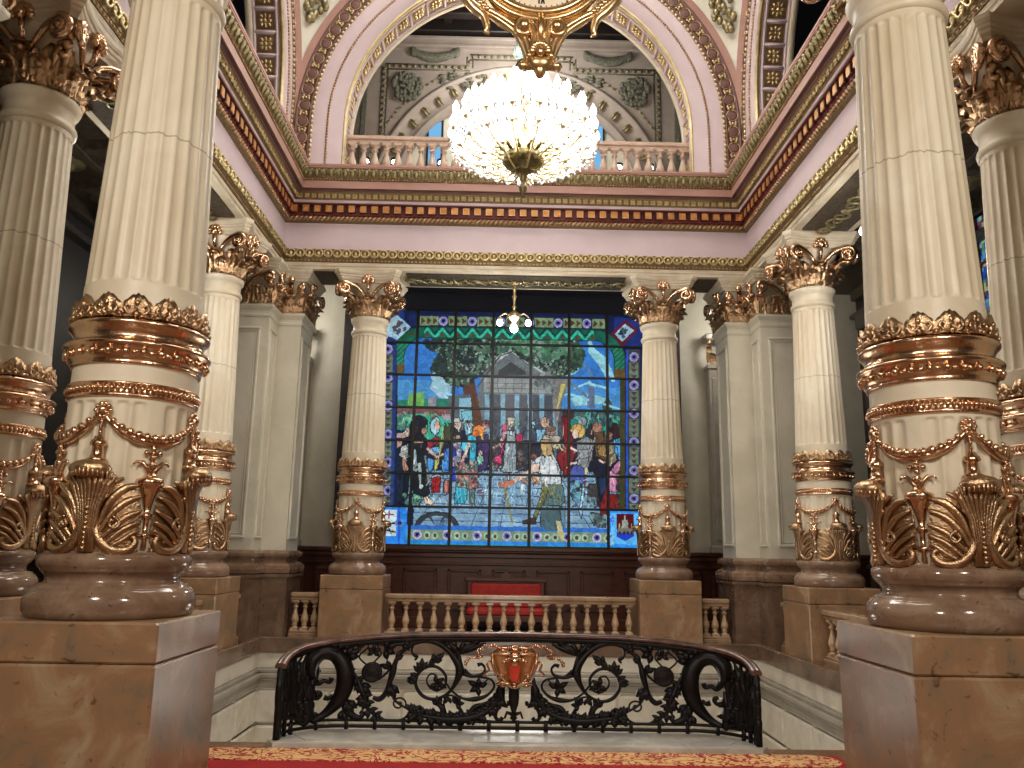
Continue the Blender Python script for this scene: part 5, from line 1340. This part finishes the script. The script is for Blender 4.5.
# right group (crop 564,410 scale 5.69)
fr_(564,410,5.69)
pc([(0,30),(30,40),(50,170),(60,260),(20,380),(0,390)],(120,18,30)); pc([(60,10),(350,10),(350,90),(60,60)],(50,90,90),0); bl([(60,10),(350,10),(350,70),(60,50)],40,16,5,[(60,180,150),(110,80,84),(40,60,60),(90,150,150)])
pc([(130,80),(190,90),(180,180),(120,160)],(40,40,44)); el(106,66,24,24,(150,170,176)); pc([(150,80),(180,50),(220,54),(232,90),(190,84)],(62,96,96)); el(190,100,26,28,(150,110,90)); pc([(170,130),(240,120),(250,260),(240,340),(180,280)],(96,72,52)); pc([(186,200),(236,190),(244,270),(196,260)],(150,120,76)); pc([(165,255),(240,290),(240,440),(205,560),(180,520),(186,400),(160,340)],(20,26,44)); pc([(196,380),(244,380),(226,490),(206,480)],(30,50,84)); ln(196,286,230,300,12,(206,180,166))
el(80,120,38,40,(216,172,90)); el(66,136,18,26,(226,196,176)); pc([(70,180),(130,150),(170,170),(160,280),(120,340),(86,320),(76,260)],(128,134,138)); pc([(80,230),(150,220),(140,270),(90,280)],(150,156,156)); ln(40,215,70,230,12,(214,196,186)); ln(30,306,70,300,12,(214,190,180)); pc([(60,310),(110,330),(120,360),(110,420),(30,410),(30,360)],(70,90,170)); bl([(26,400),(120,400),(120,500),(26,500)],50,9,8,[(80,160,190),(40,50,60),(60,100,120),(120,180,180),(30,36,40)])
el(290,126,44,50,(44,30,36)); el(262,150,16,22,(130,96,80)); pc([(250,180),(290,180),(300,290),(256,320)],(120,110,90)); pc([(280,170),(340,150),(342,300),(320,290),(290,240)],(80,160,220)); ln(300,190,310,280,5,(40,80,140)); pc([(260,350),(290,310),(326,280),(320,320),(306,420),(300,470),(250,460),(246,420)],(196,130,160)); pc([(220,500),(246,400),(262,480),(310,480),(320,560),(246,560),(236,620),(206,590),(205,540)],(120,30,32)); bl([(300,330),(340,330),(340,540),(310,540)],26,10,12,[(90,70,60),(50,50,44),(150,130,120),(40,44,50)]); pc([(326,520),(362,520),(362,552),(326,552)],(110,110,50))
ln(176,160,130,340,7,(150,150,156)); ln(166,200,120,360,3,(40,40,44)); el(126,346,10,22,(206,200,150)); ln(122,390,116,440,12,(110,40,30)); pc([(104,440),(120,440),(100,560),(88,556)],(160,206,226)); pc([(80,560),(104,560),(100,620),(92,600)],(150,186,206)); pc([(140,420),(190,420),(200,520),(130,500)],(60,60,60)); bl([(120,490),(200,490),(200,560),(120,560)],26,12,6,[(120,150,160),(50,56,60),(90,120,130)]); pc([(140,600),(160,580),(226,600),(236,650),(160,640)],(110,150,160)); pc([(150,580),(236,600),(236,670),(190,670)],(80,96,100)); bl([(150,580),(240,600),(240,670),(180,670)],16,10,8,[(120,150,150),(50,60,64)])
fr_(0,0,1.0)
for q in range(1500):
    x=384+rs_.rand()*238;y=416+rs_.rand()*90; iy=int((y-PY0)*SS);ix=int((x-PX0)*SS); c0_=IMG[iy,ix].copy(); f_=.62 if rs_.rand()<.55 else 1.35
    L_=2+rs_.rand()*4; a_=PI/2+rs_.randn()*.5; line(x,y,x+L_*math.cos(a_),y+L_*math.sin(a_),.9,np.clip(c0_*f_,0,235),.75)
# wheel
m1=((XX-437)/22)**2+((YY-529)/17)**2; paint((m1<1)&(m1>.6)&(YY<526),(52,58,66)); paint((m1<=.6)&(m1>.1)&((np.abs(np.sin(3*np.arctan2(YY-529,XX-437)))<.3))&(YY<526),(60,66,74)); paint((m1<.06),(54,60,66)); paint(((m1<1.08)&(m1>.98))&(YY<526),(20,26,30))
poly([(409,494),(414,510),(413,528),(406,528)],(26,34,60))
# inner green arch frame
yt=YY-rl_(XX)
poly([(380,310),(413,311),(413,344),(380,343)],(30,54,120)); poly([(603,317),(643,318),(643,348),(603,347)],(28,46,112))
rr1=np.where(XX<424,np.hypot(XX-424,yt-357),np.where(XX>594,np.hypot((XX-594)*.98,yt-357),np.abs(np.minimum(0,yt-357))))
zone=(yt<372)&(XX>390)&(XX<628)
side=(yt>=357)&zone&((XX<424)|(XX>594)); rr1=np.where(side,np.abs(np.where(XX<424,424-XX,(XX-594)*.98)),rr1)
out_=zone&(rr1>=31)&(yt<357)&(XX>404)&(XX<614); paint(out_,(20,30,66))
fr=(rr1>19.5)&(rr1<31)&zone; paint(fr,(22,92,74))
zz=(np.abs(((XX)%15)-7.5)-(yt-328)*.85); paint(fr&(np.abs(zz)<1.5)&(XX>424)&(XX<594),(50,176,146)); paint(fr&(np.abs(zz-3.5)<.7)&(XX>424)&(XX<594),(14,40,60)); paint(fr&(np.abs(((XX)%15)-7.5)<1.5)&(np.abs(yt-334)<1.6),(100,50,50))
paint(fr&(yt>342)&((np.floor((yt+XX)/2.5)%2)==0),(60,150,110),.55); paint(fr&((rr1>30)|(rr1<20.6)),(30,60,40),.8)
poly([(393,364),(405,364),(403,373),(394,373)],(100,78,44)); poly([(392,373),(398,373),(396,506),(391,506)],(56,56,30))
poly([(614,369),(626,369),(625,379),(615,379)],(96,76,40)); poly([(620,379),(627,379),(626,512),(620,512)],(60,62,32))
# outer borders with circles
def rosette(x,y,c=(150,150,196)):
    ell(x,y,4.6,4.6,c); ell(x,y,3.3,3.3,(110,108,170)); ell(x,y,1.8,1.8,(20,16,40))
def motif_h(x0,x1,y,base,offs_,pitch,bright=1):
    poly([(x0,y-5.5+rl_(x0)),(x1,y-5.5+rl_(x1)),(x1,y+5.5+rl_(x1)),(x0,y+5.5+rl_(x0))],base)
    x=x0-30
    while x<x1+30:
        for dx in (8.5,14.5,20.5):
            if x0<x+dx<x1-2:
                yy=y+rl_(x+dx); paint((np.abs(XX-x-dx)<3.2)&(np.abs(YY-yy)<4.6),(118,140,100)); poly([(x+dx-2,yy-3.5),(x+dx+2.4,yy),(x+dx-2,yy+3.5)],(74,56,52))
        if x0<x<x1: rosette(x,y+rl_(x))
        x+=pitch
poly([(409,314),(607,318),(607,330),(409,326)],(24,38,84)); motif_h(416,606,320,(34,40,60),0,28.7)
for xc in (388,634):
    poly([(xc-9,345+rl_(xc)),(xc+9,345+rl_(xc)),(xc+9,512),(xc-9,506)],(24,32,70)); poly([(xc-6,345+rl_(xc)),(xc+6,345+rl_(xc)),(xc+6,512),(xc-6,506)],(56,60,66))
    y=357 if xc>600 else 349
    while y<512:
        rosette(xc,y); 
        for dy in (8.5,14,20):
            paint((np.abs(YY-y-dy)<3)&(np.abs(XX-xc)<4.6)&(YY<512),(100,116,96)); poly([(xc-3,y+dy-2),(xc+3,y+dy-2),(xc,y+dy+2)],(70,50,60))
        y+=28.3
poly([(393,345),(397,345),(394,506),(390,506)],(30,60,120),.8); poly([(626,350),(628,350),(628,512),(626,512)],(36,80,190))
yb=YY-rl_(XX); bot=(XX>404)&(XX<608)
paint(bot&(yb>524.5)&(yb<529),(48,110,200)); paint(bot&(yb>529)&(yb<539.5),(120,146,120)); paint(bot&(yb>=539.5)&(yb<543.5),(44,130,220)); paint((yb>543)&(yb<548),(40,150,160))
for x in (417,477,507,537,597,447,567):
    rosette(x,534.5+rl_(x)-.5,(190,190,220))
    for dx in (10,18): 
        ell(x+dx,534.5+rl_(x+dx),3.4,3.6,(150,190,160)); ell(x+dx,534.5+rl_(x+dx),1.8,2,(96,50,60))
poly([(555.5,521),(560,521),(564.5,536),(563,541),(559.5,537),(557,533)],(196,190,146)); poly([(541,520),(556,522),(558,531),(545,530)],(70,98,106))
# corner boxes
poly([(378,326),(397,315),(411,327),(397,340),(384,334)],(150,186,206)); blobs([(392,324),(402,322),(405,330),(397,335)],26,1.3,2,[(90,70,70),(60,70,90),(180,190,180)]); poly([(398,341),(412,328),(413,333),(402,342)],(18,84,50))
poly([(611,334),(625,320),(638,330),(622,347)],(92,24,44)); poly([(615,334),(625,324),(634,330.5),(622,342)],(150,186,206)); blobs([(618,334),(625,327),(630,331),(623,338)],20,1.2,1.6,[(20,40,60),(60,80,90)])
poly([(376,505),(407,506),(407,545),(376,545)],(44,130,220)); poly([(376,509),(397,510),(396,536),(376,536)],(196,212,220)); line(389,511,389,518,1.6,(130,60,80)); line(385,514.5,393,514.5,1.6,(130,60,80)); line(386,524,395,523,1.6,(20,24,30)); line(386,530,395,532,1.6,(20,24,30)); line(388,526,391,533,1.3,(20,24,30)); rosette(399.5,523,(60,150,230)); poly([(398,506),(400,506),(400,545),(398,545)],(40,60,190),.6)
poly([(608,510),(646,511),(646,548),(608,547)],(50,140,236)); poly([(611,513),(643,514),(643,545),(611,544)],(90,180,240)); poly([(616.5,514),(634,514),(634,536),(626,541),(617,537)],(84,18,26)); poly([(617,532),(634,532),(633,537),(625,541),(618,537)],(30,60,190)); poly([(622.5,520),(627.5,520),(628.5,529),(621.5,529)],(150,156,150)); line(625,516,625,520,1.6,(180,180,170)); poly([(618,528),(633,528),(633,533),(618,533)],(126,120,108)); 
for x in (620,624,628,631.5): ell(x,533,1.2,2,(50,40,40))
for x in (619.5,631.5): line(x,524,x,528,1.2,(170,160,110))
blobs([(609,513),(614,513),(614,545),(609,545)],20,1.3,1.5,[(60,100,220),(140,200,240)]); blobs([(637,513),(643,513),(643,545),(637,545)],20,1.3,1.5,[(60,100,220),(140,200,240)])
# small pieces of glass: slight tone changes and lead lines
ns=4200; sx_=rs_.rand(ns)*PW*SS; sy_=rs_.rand(ns)*PH*SS; br=.90+.2*rs_.rand(ns); idx=np.zeros((PH*SS,PW*SS),int); GC=36
from collections import defaultdict
gx=(sx_//GC).astype(int); gy=(sy_//GC).astype(int); D=defaultdict(list)
for i in range(ns): D[(gx[i],gy[i])].append(i)
for by in range(PH*SS//GC+1):
    for bx in range(PW*SS//GC+1):
        c=[i for a in (-1,0,1) for b_ in (-1,0,1) for i in D.get((bx+a,by+b_),[])]
        ys=slice(by*GC,min((by+1)*GC,PH*SS)); xs=slice(bx*GC,min((bx+1)*GC,PW*SS))
        if not c or ys.start>=PH*SS or xs.start>=PW*SS: continue
        c=np.array(c); yy,xx=np.mgrid[ys,xs]; d=(xx[...,None]-sx_[c])**2+(yy[...,None]-sy_[c])**2; idx[ys,xs]=c[d.argmin(-1)]
IMG*=br[idx][...,None]
led=(idx!=np.roll(idx,1,0))|(idx!=np.roll(idx,1,1)); IMG[led]*=.84
IMG=np.clip(IMG,0,255)/255.; LINI=np.where(IMG<=.04045,IMG/12.92,((IMG+.055)/1.055)**2.4)
# glass panes and came grid on the real wall plane
WY=17.92; WX0,WX1,WZ0,WZ1=-3.02,3.0,1.70,7.0
Rn=np.array(_R);Un=np.array(_U);Fn=np.array(_F);Cn=np.array((-0.2408,0,1.6)); FP=815.84
def pix(X,Zc):
    d=np.stack([X-Cn[0],np.full_like(X,WY-Cn[1]),Zc-Cn[2]],-1); z=d@Fn; return 512+FP*(d@Rn)/z,384-FP*(d@Un)/z
win=empty('window_1',(0,18,0)); win['kind']='structure'
nx,nz=400,360; gxv=np.linspace(WX0,WX1,nx+1); gzv=np.linspace(WZ0,WZ1,nz+1)
gX,gZ=np.meshgrid(gxv,gzv); V=np.stack([gX.ravel(),np.full(gX.size,WY-18),gZ.ravel()],-1)
ii,jj=np.meshgrid(np.arange(nz),np.arange(nx),indexing='ij'); a=(ii*(nx+1)+jj).ravel(); Fc=np.stack([a,a+1,a+nx+2,a+nx+1],-1)
me=bpy.data.meshes.new('pane'); me.vertices.add(len(V)); me.vertices.foreach_set('co',V.astype(np.float32).ravel()); me.loops.add(Fc.size); me.loops.foreach_set('vertex_index',Fc.ravel().astype(np.int32)); me.polygons.add(len(Fc)); me.polygons.foreach_set('loop_start',np.arange(0,Fc.size,4,dtype=np.int32)); me.update(calc_edges=True)
cX=(gxv[jj]+gxv[jj+1]).ravel()/2; cZ=(gzv[ii]+gzv[ii+1]).ravel()/2; px_,py_=pix(cX,cZ)
u_=np.clip(((px_-PX0)*SS).astype(int),0,PW*SS-1); v_=np.clip(((py_-PY0)*SS).astype(int),0,PH*SS-1); colr=LINI[v_,u_]
ca=me.color_attributes.new('Col','FLOAT_COLOR','CORNER'); ca.data.foreach_set('color',np.repeat(np.concatenate([colr,np.ones((len(colr),1))],1),4,axis=0).astype(np.float32).ravel())
me.materials.append(M['glass']); po=bpy.data.objects.new('pane',me); link(po,win)
m=MB(); nb=7; stx=(WX1-WX0)/nb
for i in range(nb+1): m.bbox(WX0+i*stx-.032,WX0+i*stx+.032,WY-18-.05,WY-18-.005,WZ0,WZ1,.008)
for i in range(8): 
    z=(1.70,2.53,3.25,3.97,4.71,5.45,6.19,6.97)[i]; m.bbox(WX0,WX1,WY-18-.045,WY-18-.005,z-.026,z+.026,.008)
m.build('came_grid',M['black'],win)
m=MB(); m.bbox(WX0-.8,WX0,-.10,.1,1.7,7.1,.02); m.bbox(WX1,WX1+.8,-.10,.1,1.7,7.1,.02); m.build('side_panel',M['dark'],win); m=MB(); m.bbox(WX0-.1,WX1+.1,-.12,.1,7.0,7.12,.02); m.bbox(WX0-.1,WX1+.1,-.14,.1,1.60,1.70,.02); m.build('frame',M['wood'],win)
# stained window in the right aisle wall
win=empty('window_8',(8,13.55,1.0)); win['kind']='structure'
rs_=np.random.RandomState(9); n1,n2=30,60; me=bpy.data.meshes.new('pane'); vs_=[];fs=[];cs=[]
pal=[(30,70,160),(40,110,190),(60,140,90),(150,170,120),(24,40,90),(90,140,180),(120,60,50)]
for i in range(n2+1):
    for j in range(n1+1): vs_.append((-.04,-1.1+2.2*j/n1+(rs_.rand()-.5)*.03*(0<j<n1),2.2+4.2*i/n2+(rs_.rand()-.5)*.03*(0<i<n2)))
for i in range(n2):
    for j in range(n1):
        a=i*(n1+1)+j; fs.append((a,a+1,a+n1+2,a+n1+1)); c=lin(pal[rs_.randint(len(pal))]); cs+= [(*[q*.8 for q in c],1)]*4
me.from_pydata(vs_,[],fs); ca=me.color_attributes.new('Col','FLOAT_COLOR','CORNER'); ca.data.foreach_set('color',np.array(cs,np.float32).ravel()); me.materials.append(M['glass']); link(bpy.data.objects.new('pane',me),win)
m=MB(); m.bbox(-.14,.02,-1.25,-1.1,2.05,6.55,.02); m.bbox(-.14,.02,1.1,1.25,2.05,6.55,.02); m.bbox(-.14,.02,-1.25,1.25,6.4,6.55,.02); m.bbox(-.14,.02,-1.25,1.25,2.05,2.2,.02)
for k in range(1,5): m.bbox(-.08,-.02,-1.1,1.1,2.2+.84*k-.02,2.2+.84*k+.02,.005)
for y in (-.37,.37): m.bbox(-.08,-.02,y-.02,y+.02,2.2,6.4,.005)
m.build('frame',M['wood'],win)
